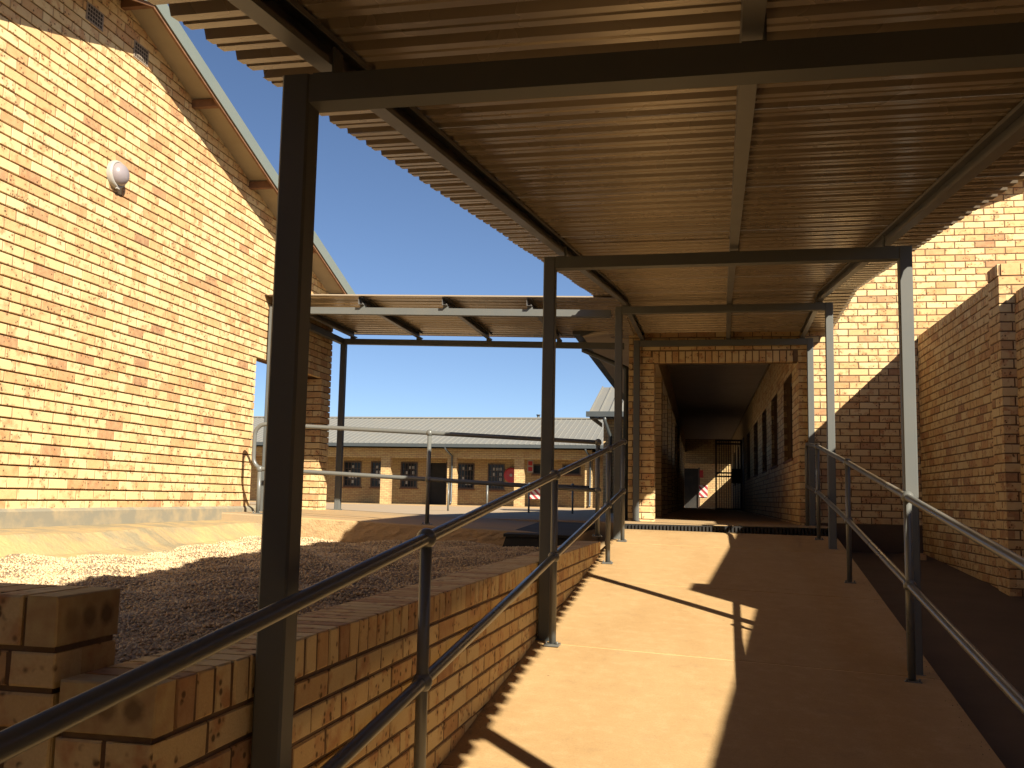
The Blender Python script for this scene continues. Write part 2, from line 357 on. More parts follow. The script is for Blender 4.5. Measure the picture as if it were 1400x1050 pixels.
# ------------------------------------------------------------------ bricks
BRICK_MESH = {}
def brick_geo(L, H, D, rng, c=0.0035):
    j = lambda: rng.uniform(-0.0024, 0.0024)
    x, z = L/2, H/2
    f = [(-x+c+j(), j()*0.6, -z+c+j()), (x-c+j(), j()*0.6, -z+c+j()), (x-c+j(), j()*0.6, z-c+j()), (-x+c+j(), j()*0.6, z-c+j())]
    k = [(-x, c, -z), (x, c, -z), (x, c, z), (-x, c, z)]; b = [(-x, D, -z), (x, D, -z), (x, D, z), (-x, D, z)]
    vs = f+k+b
    fs = [(0, 1, 2, 3)]+[(i, 4+i, 4+(i+1) % 4, (i+1) % 4) for i in range(4)]+[(4+i, 8+i, 8+(i+1) % 4, 4+(i+1) % 4) for i in range(4)]
    return vs, fs
class Bricks:
    """collects bricks of one thing; the 300 that show largest become objects, the rest one joined part"""
    def __init__(s, thing, parent=None, seed=1):
        s.t = thing; s.parent = parent; s.l = []; s.pj = MB(); s.rng = random.Random(seed)
    def face(s, origin, ang, z0, z1, spans, course=0.083, L=0.222, bed=0.012, perp=0.010, D=0.05, phase=0.0, half=True, first=0):
        """origin (x,y) of u=0 ; ang: 0 faces -Y, 90 faces +X, -90 faces -X, 180 faces +Y ; spans(z)->[(a,b)]"""
        a = math.radians(ang); u = (math.cos(a), math.sin(a))
        k = first
        z = z0
        while z+course*0.5 <= z1+1e-6:
            h = min(course, z1-z) if z1-z > course*0.6 else course
            zc = z+h/2
            for (p, q) in spans(zc):
                step = L+perp
                off = phase+(step/2 if (k % 2 and half) else 0.0)
                i0 = math.floor((p-off)/step)
                x = off+i0*step
                while x < q-0.01:
                    b0, b1 = max(x, p), min(x+L, q)
                    if b1-b0 > 0.025:
                        s.one(origin, ang, (b0+b1)/2, zc, b1-b0, h-bed, D)
                        if b1 < q-0.02:
                            n = (math.sin(a), -math.cos(a)); d = -0.0025; e = perp/2+.002; uc = b1+perp/2; hz = (h-bed)/2-.002
                            pt = lambda uu, zz, dd=d: (origin[0]+u[0]*uu+n[0]*dd, origin[1]+u[1]*uu+n[1]*dd, zz)
                            s.pj.add([pt(uc-e, zc-hz), pt(uc+e, zc-hz), pt(uc+e, zc+hz), pt(uc-e, zc+hz)], [(0, 1, 2, 3)])
                    x += step
            z += course; k += 1
        return s
    def one(s, origin, ang, uc, zc, L, H, D=0.05, out=0.0):
        a = math.radians(ang); u = (math.cos(a), math.sin(a)); n = (math.sin(a), -math.cos(a))
        o = out+s.rng.uniform(-0.0015, 0.0015)
        s.l.append((origin[0]+u[0]*uc+n[0]*o, origin[1]+u[1]*uc+n[1]*o, zc, a, L, H, D, s.rng.random()))
    def joint(s, origin, ang, uc, zc, w, H, out=0.0):
        a = math.radians(ang); u = (math.cos(a), math.sin(a)); n = (math.sin(a), -math.cos(a)); d = out-.002
        pt = lambda uu, zz: (origin[0]+u[0]*uu+n[0]*d, origin[1]+u[1]*uu+n[1]*d, zz)
        s.pj.add([pt(uc-w/2, zc-H/2), pt(uc+w/2, zc-H/2), pt(uc+w/2, zc+H/2), pt(uc-w/2, zc+H/2)], [(0, 1, 2, 3)])
    def build(s, limit=300, joined='brick_courses', perp='perp'):
        t = s.t; sc = []
        for i, b in enumerate(s.l):
            p = project(t.fr.w(b[:3])); vis = 0.0
            if p and -10 < p[0] < 1410 and -10 < p[1] < 1060:
                n = t.fr.w((math.sin(b[3]), -math.cos(b[3]), 0)); c = t.fr.w(b[:3])
                cosv = -n.dot(c.normalized())
                if cosv > 0.01: vis = cosv*b[4]*b[5]/(c.length**2)
            sc.append((vis, i))
        sc.sort(reverse=True)
        keep = {i for v, i in sc[:limit] if v > 0}
        par = s.parent or t.o
        vs, fs, rn = [], [], []
        for i, b in enumerate(s.l):
            x, y, z, a, L, H, D, r = b
            if i in keep:
                var = int(r*24); key = (round(L/0.004), round(H/0.002), round(D, 2), var)
                me = BRICK_MESH.get(key)
                if me is None:
                    g = MB(); v, f = brick_geo(L, H, D, s.rng); g.add(v, f)
                    me = g.mesh('brick', M['brick'], rnd=[(var+0.5)/24]*len(f)); BRICK_MESH[key] = me
                o = bpy.data.objects.new('brick', me); COL.objects.link(o); o.parent = par
                o.location = (x-t.base[0], y-t.base[1], z-t.base[2]); o.rotation_euler = (0, 0, a)
            else:
                v, f = brick_geo(L, H, D, s.rng); ca, sa = math.cos(a), math.sin(a); k = len(vs)
                vs += [(x+p[0]*ca-p[1]*sa, y+p[0]*sa+p[1]*ca, z+p[2]) for p in v]
                fs += [tuple(q+k for q in ff) for ff in f]; rn += [r]*len(f)
        if s.pj.f: t.part('perpend_joints', s.pj, perp, par, 'stuff')
        if fs:
            g = MB(); g.v = vs; g.f = fs; g.smooth = [False]*len(fs)
            t.part(joined, g, 'brick', par, 'stuff', rn)

def rect(a, b): return lambda z: [(a, b)]

# ------------------------------------------------------------------ heights of the place
def zl(y): return min(-0.335, -0.8625+0.1065*(y-6.1345))
def zr(y): return min(-0.362, -0.957+0.1184*(y-6.1345))
XL_, XR_ = -1.128, 1.187
def ramp_z(x, y):
    t = (x-XL_)/(XR_-XL_); return zl(y)*(1-t)+zr(y)*t
def side_z(y):
    pts = [(-21, -4.4), (1.5, -1.50), (6, -1.06), (9.3, -0.75), (12.9, -0.57)]
    for (a, za), (b, zb) in zip(pts, pts[1:]):
        if y <= b: return za+(zb-za)*(y-a)/(b-a)
    return pts[-1][1]
def land_z(xb): return -0.21-0.0375*(xb+4.8)
FLOOR = -0.268

# ================================================================== SETTING
# ground sheet: a low part round the ramp and a high part for the yard, out to the horizon
g = MB()
g.add([(-3000, -3000, -4.6), (3000, -3000, -4.6), (3000, 12.9, -4.6), (-3000, 12.9, -4.6),
       (-3000, 12.9, -0.60), (3000, 12.9, -0.60), (3000, 47, -0.60), (-3000, 47, -0.60), (3000, 4000, -0.60), (-3000, 4000, -0.60)],
      [(0, 1, 2, 3), (3, 2, 5, 4), (4, 5, 6, 7), (7, 6, 8, 9)])
structure('ground', g, 'earth', B)
# yard to the right beyond the boundary wall
g = MB(); g.hexa([(2.9, -40, -2.3), (60, -40, -2.3), (60, 12.7, -0.9), (2.9, 12.7, -0.9)], [(2.9, -40, -1.2), (60, -40, -1.2), (60, 12.7, -0.56), (2.9, 12.7, -0.56)])
structure('side_yard', g, 'earth', B)
# courtyard paving
g = MB(); g.hexa([(-60, 12.98, -0.55), (-0.93, 12.98, -0.55), (-0.93, 48, -0.70), (-60, 48, -0.70)], [(-60, 12.98, -0.262), (-0.93, 12.98, -0.285), (-0.93, 48, -0.475), (-60, 48, -0.40)])
structure('courtyard_paving', g, 'paving', B)
g = MB(); g.hexa([(-0.93, 40.2, -0.6), (20, 40.2, -0.6), (20, 48, -0.6), (-0.93, 48, -0.6)], [(-0.93, 40.2, -0.30), (20, 40.2, -0.30), (20, 48, -0.33), (-0.93, 48, -0.33)])
structure('rear_path', g, 'paving', B)

# ramp: a bed with pale joint filler, and slabs on it
edges = [-20, -16.4, -14.3, -12.3, -10.2, -8.2, -6.15, -4.1, -2.05, 0.0, 2.03, 4.05, 6.08, 8.13, 10.18, 11.93]
g = MB(); n = 34
for i in range(n):
    y0 = -20+(11.96+20)*i/n; y1 = -20+(11.96+20)*(i+1)/n
    g.hexa([(XL_, y0, -4.9), (XR_-.004, y0, -4.9), (XR_-.004, y1, -4.9), (XL_, y1, -4.9)],
           [(XL_, y0, zl(y0)-.004), (XR_-.004, y0, zr(y0)-.004), (XR_-.004, y1, zr(y1)-.004), (XL_, y1, zl(y1)-.004)])
ramp_o = structure('ramp', g, 'joint', W)
for a, b in zip(edges, edges[1:]):
    g = MB(); ny, nx = 8, 6; vs = []; a2, b2 = a+.011, b-.011
    for j in range(ny+1):
        for i in range(nx+1):
            x = XL_+(XR_-XL_)*i/nx; y = a2+(b2-a2)*j/ny; vs.append((x, y, ramp_z(x, y)))
    fs = [(j*(nx+1)+i, j*(nx+1)+i+1, (j+1)*(nx+1)+i+1, (j+1)*(nx+1)+i) for j in range(ny) for i in range(nx)]
    o = len(vs); rim = [i for i in range(nx+1)]+[(j+1)*(nx+1)-1 for j in range(1, ny+1)]+[ny*(nx+1)+i for i in range(nx-1, -1, -1)]+[j*(nx+1) for j in range(ny-1, 0, -1)]
    for k in rim:
        p = vs[k]; vs.append((p[0], p[1], p[2]-.05))
    R_ = len(rim); fs += [(rim[(k+1) % R_], rim[k], o+k, o+(k+1) % R_) for k in range(R_)]
    g.add(vs, fs)
    so_ = structure('slab', g, 'ramp', W); so_.parent = ramp_o

# corridor floor
g = MB()
g.hexa([(-1.16, 11.72, -0.7), (1.5, 11.72, -0.7), (1.5, 12.79, -0.7), (-1.16, 12.79, -0.7)], [(-1.16, 11.72, FLOOR), (1.5, 11.72, FLOOR), (1.5, 12.79, FLOOR), (-1.16, 12.79, FLOOR)])
g.hexa([(-0.93, 12.79, -0.7), (1.2, 12.79, -0.7), (1.2, 40.2, -0.7), (-0.93, 40.2, -0.7)], [(-0.93, 12.79, FLOOR), (1.2, 12.79, FLOOR), (1.2, 40.2, FLOOR), (-0.93, 40.2, FLOOR)])
structure('corridor_floor', g, 'slab', B)
# landing slab by the hall
def landing(name, x0, x1, y0, y1, mat, drop=0.4):
    g = MB(); n = 10; vs = []
    for i in range(n+1):
        x = x0+(x1-x0)*i/n; j = random.uniform(-.015, .015)
        vs += [(x, y0+j, land_z(x)-drop), (x, y0+j*.3, land_z(x)-.012), (x, y0+.012, land_z(x)), (x, y1, land_z(x)), (x, y1, land_z(x)-drop)]
    fs = [(i*5+k, (i+1)*5+k, (i+1)*5+k+1, i*5+k+1) for i in range(n) for k in range(4)]+[tuple(range(4, -1, -1)), tuple(n*5+k for k in range(5))]
    g.add(vs, fs); return structure(name, g, mat, B)
landing('landing', -6.6, -1.17, 9.52, 12.97, 'slab')
g = MB(); n = 60; vs = []
for i in range(n+1):
    x = -4.3+(3.12)*i/n
    for k in range(7):
        z = -0.47+(land_z(x)+.47-.01)*k/6
        vs.append((x, 9.505-0.012*(6-k)/6*2+random.uniform(-.006, .006), z))
g.add(vs, [(i*7+k, (i+1)*7+k, (i+1)*7+k+1, i*7+k+1) for i in range(n) for k in range(6)])
structure('landing_edge', g, 'rough_edge', B)
# apron along the hall
g = MB(); n = 200; prof = [(-4.84, -0.142), (-4.805, -0.172), (-4.80, -0.285), (-4.62, -0.293), (-4.42, -0.312), (-4.24, -0.432), (-4.12, -0.462), (-4.05, -0.60)]
vs = []
for i in range(n+1):
    y = 0.5+9.9*i/n
    w = 0.025*math.sin(y*2.1)+0.018*math.sin(y*5.3+1)
    for k, (x, z) in enumerate(prof):
        vs.append((x+(w if k >= 3 else 0)+(random.uniform(-.003, .003) if k >= 3 else 0), y, z+(random.uniform(-.0025, .0025) if k >= 3 else 0)+(.008*math.sin(y*3.7+k*1.3) if 3 <= k < 6 else 0)))
kp = len(prof)
g.add(vs, [(i*kp+k, (i*kp+k+1), (i+1)*kp+k+1, (i+1)*kp+k) for i in range(n) for k in range(2, kp-1)])
structure('apron', g, 'apron', B)
g = MB(); g.add(vs, [(i*kp+k, (i*kp+k+1), (i+1)*kp+k+1, (i+1)*kp+k) for i in range(n) for k in range(0, 2)])
structure('plinth_strip', g, 'plinth', B)
# side path right of the ramp
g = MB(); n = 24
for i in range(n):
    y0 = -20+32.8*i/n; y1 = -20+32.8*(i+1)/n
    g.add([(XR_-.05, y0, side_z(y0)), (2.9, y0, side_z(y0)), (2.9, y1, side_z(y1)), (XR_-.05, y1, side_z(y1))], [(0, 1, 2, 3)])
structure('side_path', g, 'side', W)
# gravel bed
g = MB(); nx, ny = 60, 150; vs = []
def gz(x, y): return -0.462+0.018*math.sin(x*3.1+y*1.7)+0.014*math.sin(x*7.3-y*4.1)+0.012*math.sin(y*9.7+x*2.0)
for j in range(ny+1):
    for i in range(nx+1):
        x = -4.45+(3.2)*i/nx; y = 1.95+7.65*j/ny
        vs.append((x, y, gz(x, y)+random.uniform(-.006, .006)))
g.add(vs, [(j*(nx+1)+i, j*(nx+1)+i+1, (j+1)*(nx+1)+i+1, (j+1)*(nx+1)+i) for j in range(ny) for i in range(nx)])
structure('gravel_base', g, 'gravel_base', W)
rng = np.random.default_rng(5); N = 110000
px = rng.uniform(-4.42, -1.36, N); py = 2.1+7.45*rng.random(N)**1.15
keep = px > -4.22-0.0219*py+0.03*np.sin(py*4)+0.04*rng.standard_normal(N)
px, py = px[keep], py[keep]; N = len(px)
pz = -0.462+0.018*np.sin(px*3.1+py*1.7)+0.014*np.sin(px*7.3-py*4.1)+0.012*np.sin(py*9.7+px*2.0)
sz = .0035+.0075*rng.random(N)**1.6
octv = np.array([(1,0,0),(0,1,0),(-1,0,0),(0,-1,0),(0,0,.75),(0,0,-.75)], float)
V = octv[None]*sz[:, None, None]*rng.uniform(.6, 1.35, (N, 6, 1)); an = rng.uniform(0, 6.28, N); ti = rng.uniform(-.7, .7, N)
c, s_ = np.cos(ti)[:, None], np.sin(ti)[:, None]; y_, z_ = V[..., 1]*c-V[..., 2]*s_, V[..., 1]*s_+V[..., 2]*c
c, s_ = np.cos(an)[:, None], np.sin(an)[:, None]; x2, y2 = V[..., 0]*c-y_*s_, V[..., 0]*s_+y_*c
V = np.stack([x2+px[:, None], y2+py[:, None], z_+pz[:, None]+(sz*.45)[:, None]], -1).reshape(-1, 3)
F = (np.array([(0,1,4),(1,2,4),(2,3,4),(3,0,4),(1,0,5),(2,1,5),(3,2,5),(0,3,5)])[None]+6*np.arange(N)[:, None, None]).reshape(-1, 3)
me = bpy.data.meshes.new('gravel'); me.vertices.add(len(V)); me.vertices.foreach_set('co', V.ravel())
me.loops.add(F.size); me.loops.foreach_set('vertex_index', F.ravel().astype(np.int32)); me.polygons.add(len(F))
me.polygons.foreach_set('loop_start', np.arange(0, F.size, 3, dtype=np.int32)); me.update(calc_edges=True)
a = me.attributes.new('rnd', 'FLOAT', 'FACE'); a.data.foreach_set('value', np.repeat(rng.random(N), 8))
me.materials.append(M['gravel']); o = bpy.data.objects.new('gravel', me); COL.objects.link(o); o['kind'] = 'stuff'
o['label'] = 'loose pale crushed stone in the bed between hall and ramp'

# ================================================================== HALL ON THE LEFT
XG = -4.833; APY, APZ, PIT = 7.30, 4.10, 0.305
hall = Thing('brick_hall', (XG, 7.3, -0.17), B, 'yellow brick hall with a tall gable wall and grey sheet roof, left of the walkway', 'building')
def gtop(y): return APZ-PIT*abs(y-APY)
G0, G1, GP0, GP1, LZ = 2.15, 10.218, 12.17, 12.50, 1.525
def gy(p, q, d): return (XG-d, p, q)
g = MB(); rc = 0.018
g.prism([(G0, -0.17), (G1, -0.17), (G1, LZ), (GP1, LZ), (GP1, gtop(GP1)+.05), (APY, APZ+.05), (G0, gtop(G0)+.05)], rc, 0.23, gy)
g.prism([(GP0+rc, -0.26), (GP1-rc, -0.26), (GP1-rc, LZ+.01), (GP0+rc, LZ+.01)], rc, 0.33, gy)
wall = hall.part('gable_wall', g, 'mortar')
Z0 = -0.0965-0.083+0.006
def gspan(z):
    d = (APZ+.05-z+.05)/PIT; a, b = max(G0, APY-d), min(GP1, APY+d)
    if z < LZ: b = min(b, G1)
    return [(a, b)] if b > a else []
bk = Bricks(hall, wall, 3)
bk.face((XG, 0), 90, Z0, 4.14, gspan, phase=0.05)
bk.face((XG, 0), 90, Z0-0.083, LZ-.02, rect(GP0, GP1), phase=GP0, L=0.22, half=True)
bk.face((0, GP0), 0, Z0-0.083, LZ-.02, rect(XG-0.33, XG), phase=XG-0.33+.11)
bk.face((0, G1), 180, Z0, LZ, rect(-XG, -XG+0.23), phase=-XG)
bk.face((0, GP1), 180, Z0-0.083, LZ, rect(-XG, -XG+0.33), phase=-XG)
bk.build(300, perp='perp_light')
# lintel underside board over the opening, return walls of the hall
g = MB(); g.box((XG-0.225, G1+.004, LZ-.012), (XG-.012, GP0+.004, LZ-.002)); hall.part('lintel', g, 'timber')
g = MB(); g.prism([(XG-.24, G1-.23), (XG-9, G1-.23), (XG-9, G1), (XG-.24, G1)], -0.2, 2.4, lambda p, q, d: (p, q, d)); hall.part('end_wall', g, 'far_brick')
g = MB(); g.box((-10.5, -10.0, -4.5), (-1.75, -1.3, 3.1)); hall.part('unseen_sky_block', g, 'far_brick')  # added block out of view behind the camera, keeps sky light off near faces
# roof
o_ = 0.30
rz = lambda y, k=0.0: APZ+0.0-PIT*abs(y-APY)+k
E0, E1 = 1.6, 13.05
def roof_mp(p, q, d): return (XG+o_-d, p, q)
g = MB()
g.prism([(E0, rz(E0, .10)), (APY, rz(APY, .10)), (E1, rz(E1, .10)), (E1, rz(E1, .125)), (APY, rz(APY, .125)), (E0, rz(E0, .125))], 0.012, 9.0, roof_mp)
roof = hall.part('roof', g, 'roofing')
g = MB()                                       # barge flashing: face and top lap
g.prism([(E0, rz(E0, -.005)), (APY, rz(APY, -.005)), (E1, rz(E1, -.005)), (E1, rz(E1, .142)), (APY, rz(APY, .142)), (E0, rz(E0, .142))], -0.004, 0.008, roof_mp)
g.prism([(E0, rz(E0, .132)), (APY, rz(APY, .132)), (E1, rz(E1, .132)), (E1, rz(E1, .145)), (APY, rz(APY, .145)), (E0, rz(E0, .145))], -0.002, 0.16, roof_mp)
hall.part('barge_flashing', g, 'flashing', roof)
g = MB()                                       # barge board behind the flashing
g.prism([(E0, rz(E0, -.03)), (APY, rz(APY, -.03)), (E1, rz(E1, -.03)), (E1, rz(E1, .09)), (APY, rz(APY, .09)), (E0, rz(E0, .09))], 0.012, 0.034, roof_mp)
hall.part('barge_board', g, 'timber', roof)
g = MB()
g.prism([(E0, rz(E0, .055)), (APY, rz(APY, .055)), (E1, rz(E1, .055)), (E1, rz(E1, .068)), (APY, rz(APY, .068)), (E0, rz(E0, .068))], 0.036, 0.9, roof_mp)
hall.part('soffit', g, 'soffit', roof)
for y in (APY, 8.55, 9.85, 11.15, 12.3, 6.0, 4.7):
    g = MB(); z = rz(y, -.028); g.box((XG-.1, y-.028, z), (XG+o_-.036, y+.028, z+.075)); hall.part('roof_batten', g, 'timber', roof)
g = MB(); g.tube([(XG+o_, E1+.05, rz(E1)+.02), (XG-9, E1+.05, rz(E1)+.02)], 0.06, 10); hall.part('gutter', g, 'gutter', roof)
# air vents
for y0, z0 in ((6.815, 3.745), (7.50, 3.745)):
    g = MB(); g.box((XG-.03, y0, z0), (XG+.004, y0+.232, z0+.150)); v = hall.part('air_vent', g, 'vent')
    h = MB()
    for i in range(6):
        for j in range(4):
            h.box((XG, y0+.018+i*.034, z0+.014+j*.033), (XG+.0055, y0+.042+i*.034, z0+.036+j*.033))
    hall.part('vent_holes', h, 'hole', v, 'stuff')
# lamp on the gable
ly, lz = 7.345, 2.63
lamp = Thing('wall_lamp', (XG, ly, lz), B, 'round white bulkhead lamp fixed high on the sunlit gable wall', 'lamp')
def disc(rs, m=28):
    """lathe around +X axis through (ly,lz): rs = [(x,r)]"""
    g = MB(); vs = []
    for x, r in rs: vs += [(XG+x, ly+r*math.cos(2*math.pi*j/m), lz+r*math.sin(2*math.pi*j/m)) for j in range(m)]
    fs = [(i*m+j, i*m+(j+1) % m, (i+1)*m+(j+1) % m, (i+1)*m+j) for i in range(len(rs)-1) for j in range(m)]
    g.add(vs, fs, True); return g
lamp.part('base_ring', disc([(0, .118), (.03, .118), (.045, .112), (.048, .100), (.04, .096)]), 'white')
lamp.part('dome', disc([(.04, .098)]+[(.04+.08*math.sin(t*math.pi/20), .098*math.cos(t*math.pi/20)) for t in range(1, 10)]+[(.12, .0005)]), 'dome')
g = MB(); g.box((XG+.028, ly-.02, lz-.125), (XG+.044, ly+.02, lz-.10)); lamp.part('clip', g, 'white')

# ================================================================== RETAINING WALL AND LOW CROSS WALL
XW = -1.125
rw = Thing('retaining_wall', (XW, 1.88, -1.3), W, 'low brick retaining wall with soldier coping along the left of the ramp', 'wall')
RW0, RW1, TOP = 1.879, 9.42, -0.392
g = MB(); g.box((XW-.222+.01, RW0+.007, -1.9), (XW-.007, RW1-.01, TOP-.007)); core = rw.part('wall_core', g, 'mortar')
bk = Bricks(rw, None, 8)
bed_brick(rw, XW-.111+.002, RW0, TOP-.053, 0)
y = RW0+.037+.0835
while y < RW1-.03:                              # coping: bricks on edge laid across
    bk.one((XW, 0), 90, y, TOP-.053, 0.071, 0.104, 0.222, out=0.002); bk.joint((XW, 0), 90, y+.0417, TOP-.055, .014, .098); y += .0835
bk.face((XW, 0), 90, TOP-.112-.083*16, TOP-.112, rect(RW0, RW1), phase=RW0+.0, D=0.09, first=1)
bk.face((0, RW0), 0, TOP-.112-.083*16, TOP-.112, rect(XW-.222, XW), phase=XW-.222, L=0.222, D=0.06)
bk.build(300)
cw = Thing('low_wall', (-1.36, 1.99, -1.3), W, 'short dark brick wall end with stained coping bricks in the near left corner', 'wall')
CX, CT = -1.360, -0.224
g = MB(); g.box((-4.3, RW0+.007, -1.9), (CX-.007, RW0+.21, CT-.007)); cw.part('wall_core', g, 'mortar')
bk = Bricks(cw, None, 9)
bed_brick(cw, CX, RW0+.111-.002, CT-.053, 90)
x = CX-.037-.0835
while x > -4.3:
    bk.one((0, RW0), 0, x, CT-.053, 0.073, 0.104, 0.222, out=0.003); x -= .0835
bk.face((0, RW0), 0, CT-.112-.083*18, CT-.112, rect(-4.3, CX), phase=CX-.222, D=0.09, first=0)
bk.face((CX, 0), 90, CT-.112-.083*18, CT-.112, rect(RW0+.005, RW0+.217), phase=RW0+.0, D=0.05, half=False)
bk.build(300)

# ================================================================== MAIN BUILDING WITH THE CORRIDOR
YF = 12.806; rc = 0.007
main = Thing('corridor_building', (0.3, YF, FLOOR), B, 'yellow brick building at the top of the ramp with an open dark corridor', 'building')
MX0, MX1, OX0, OX1, OZ = -0.904, 7.0, -0.575, 1.21, 1.762
def mtop(x): return 2.16+0.36*(x+1.5) if x < 6.4 else 2.16+0.36*7.9
def fm(p, q, d): return (p, YF+d, q)
g = MB()
g.prism([(MX0+rc, FLOOR-.03), (OX0-rc, FLOOR-.03), (OX0-rc, OZ+rc), (OX1+rc, OZ+rc), (OX1+rc, -0.245), (MX1, -0.245), (MX1, mtop(6.4)), (MX0+rc, mtop(MX0))], rc, 0.23, fm)
fw = main.part('front_wall', g, 'mortar')
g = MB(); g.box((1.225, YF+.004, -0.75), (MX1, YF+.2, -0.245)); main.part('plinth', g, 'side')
bk = Bricks(main, fw, 21)
ZF = 3.4516-0.083*0.5
nb = math.ceil((ZF-FLOOR)/0.083)
zb = ZF-0.083*nb
def fspan(z):
    xt = (z-2.16)/0.36-1.5
    a = max(MX0, xt)
    if z < OZ: 
        return [(MX0, OX0)]+([(OX1, 4.9)] if z > -0.25 else [])
    if z < OZ+.142: return [(MX0, OX0-.02), (OX1, 4.9)]
    return [(a, 4.9)]
bk.face((0, YF), 0, zb, 4.6, fspan, L=0.222, perp=0.010, phase=2.6298-.232*40+.005, first=(nb % 2)+1)
x = OX0-.02+.037
while x < OX1-.02:
    bk.one((0, YF), 0, x, OZ+.071, 0.071, 0.138, 0.10, out=0.002); bk.joint((0, YF), 0, x+.0417, OZ+.071, .014, .13); x += .0835
bk.face((MX0, 0), -90, zb, 2.3, rect(-YF-.33, -YF), D=0.05)
bk.face((OX0, 0), 90, zb, OZ, rect(YF, YF+.33), phase=YF+.12)
# corridor right wall
CW0, CW1, CWE, SZ, WT, CZ = YF, 24.0, 40.2, 0.59, 1.745, 2.43
wins = [(13.70, 15.10), (16.30, 17.72), (18.95, 20.30), (21.8, 23.5), (25.2, 26.9), (28.6, 30.3), (32, 33.7), (35.4, 37.1)]
def cspan(z):
    if SZ < z < WT:
        out = []; p = CW0
        for a, b in wins:
            if a < CW1: out.append((p, a)); p = b
        out.append((p, CW1)); return out
    return [(CW0, CW1)]
bk.face((OX1, 0), -90, zb, CZ, lambda z: [(-b, -a) for a, b in reversed(cspan(z))], phase=-YF-.222)
bk.build(300)
def cy(p, q, d): return (OX1+d, p, q)
g = MB()
p = CW0+.2
g.prism([(CW0+.2, -.5), (CWE, -.5), (CWE, SZ), (CW0+.2, SZ)], rc, .24, cy)
g.prism([(CW0+.2, WT), (CWE, WT), (CWE, 2.7), (CW0+.2, 2.7)], rc, .24, cy)
for a, b in wins:
    g.prism([(p, SZ), (a, SZ), (a, WT), (p, WT)], rc, .24, cy); p = b
g.prism([(p, SZ), (CWE, SZ), (CWE, WT), (p, WT)], rc, .24, cy)
main.part('corridor_wall', g, 'mortar')
g = MB(); p = CW1
def far_strip(z0, z1, a, b): g.prism([(a, z0), (b, z0), (b, z1), (a, z1)], -.001, .02, cy)
far_strip(FLOOR, SZ, CW1, CWE); far_strip(WT, CZ, CW1, CWE)
for a, b in wins:
    if a > CW1: far_strip(SZ, WT, p, a); p = b
far_strip(SZ, WT, p, CWE)
main.part('rear_corridor_wall', g, 'far_brick')
for a, b in wins:
    f = MB()
    f.box((OX1+.10, a, SZ), (OX1+.15, a+.05, WT)); f.box((OX1+.10, b-.05, SZ), (OX1+.15, b, WT))
    f.box((OX1+.10, a+.05, SZ), (OX1+.15, b-.05, SZ+.05)); f.box((OX1+.10, a+.05, WT-.05), (OX1+.15, b-.05, WT))
    f.box((OX1+.105, (a+b)/2-.025, SZ+.05), (OX1+.145, (a+b)/2+.025, WT-.05))
    wo = main.part('window', f, 'window')
    q = MB(); q.box((OX1+.12, a+.05, SZ+.05), (OX1+.126, b-.05, WT-.05)); main.part('pane', q, 'glass', wo)
    q = MB(); q.box((OX1-.015, a-.02, SZ-.03), (OX1+.1, b+.02, SZ+.004)); main.part('sill', q, 'timber', wo)
# veranda piers on the left of the corridor
for y in [YF+.006]+[15.6+2.75*i for i in range(9)]:
    g = MB(); y0 = y if y > 13 else y+.02
    g.box((MX0+.012, y0, -.5), (OX0-.012, y+.33, 2.5))
    main.part('pier', g, 'far_brick' if y > 13 else 'mortar')
g = MB(); g.box((MX0+.03, YF+.34, -.5), (MX0+.12, CWE, .95)); main.part('veranda_wall', g, 'far_brick')
g = MB(); g.box((MX0, YF+.24, OZ+.14), (OX0, CWE, CZ+.2)); main.part('veranda_beam', g, 'far_brick')
for i in range(10):                          # ceiling boards
    y0 = YF+.232+i*2.72; g = MB(); g.box((OX0-.01, y0+.006, CZ), (OX1+.02, y0+2.714, CZ+.012)); main.part('ceiling_board', g, 'ceiling')
g = MB(); g.box((OX0, CWE-.25, 1.46), (OX1+.02, CWE, CZ+.1)); main.part('end_beam', g, 'far_brick')
g = MB(); g.box((OX1-.03, YF+.24, CZ-.035), (OX1-.002, CWE-.26, CZ-.002)); main.part('cornice', g, 'soffit')
# roof of the main building, eave along its left side
def rm(p, q, d): return (p, YF-.30+d, q)
g = MB(); g.prism([(-1.50, 2.20), (6.4, 2.20+.36*7.9), (14.3, 2.2), (14.3, 2.24), (6.4, 2.24+.36*7.9), (-1.5, 2.24)], 0, CWE-YF+.3, rm)
mr = main.part('roof', g, 'roofing')
g = MB(); g.prism([(-1.50, 2.06), (6.4, 2.06+.36*7.9), (6.4, 2.19+.36*7.9), (-1.5, 2.19)], -.004, .03, rm); main.part('barge_board', g, 'gutter', mr)
g = MB(); g.box((-1.60, YF-.3, 2.09), (-1.495, CWE, 2.20)); main.part('gutter', g, 'gutter', mr)
g = MB(); g.prism([(-1.48, 2.075), (MX0, 2.16), (MX0, 2.18), (-1.48, 2.095)], .04, CWE-YF, rm); main.part('soffit', g, 'ceiling', mr)
g = MB(); g.tube([(-1.545, YF+.5, 2.1), (-1.545, YF+.5, 2.0), (-0.97, YF+.5, 1.75), (-0.97, YF+.5, -.27)], .04, 10); main.part('downpipe', g, 'gutter')
g = MB(); g.box((1.46, YF+.3, -.5), (12, CWE, 2.9)); main.part('room_block', g, 'mortar')

g = MB(); g.box((MX0, CWE+.01, 2.36), (2.0, 46.9, 2.44)); main.part('link_roof', g, 'ceiling')
g = MB(); g.box((1.40, CWE+.01, -.5), (1.62, 46.98, 1.11)); main.part('dwarf_wall', g, 'far_brick')
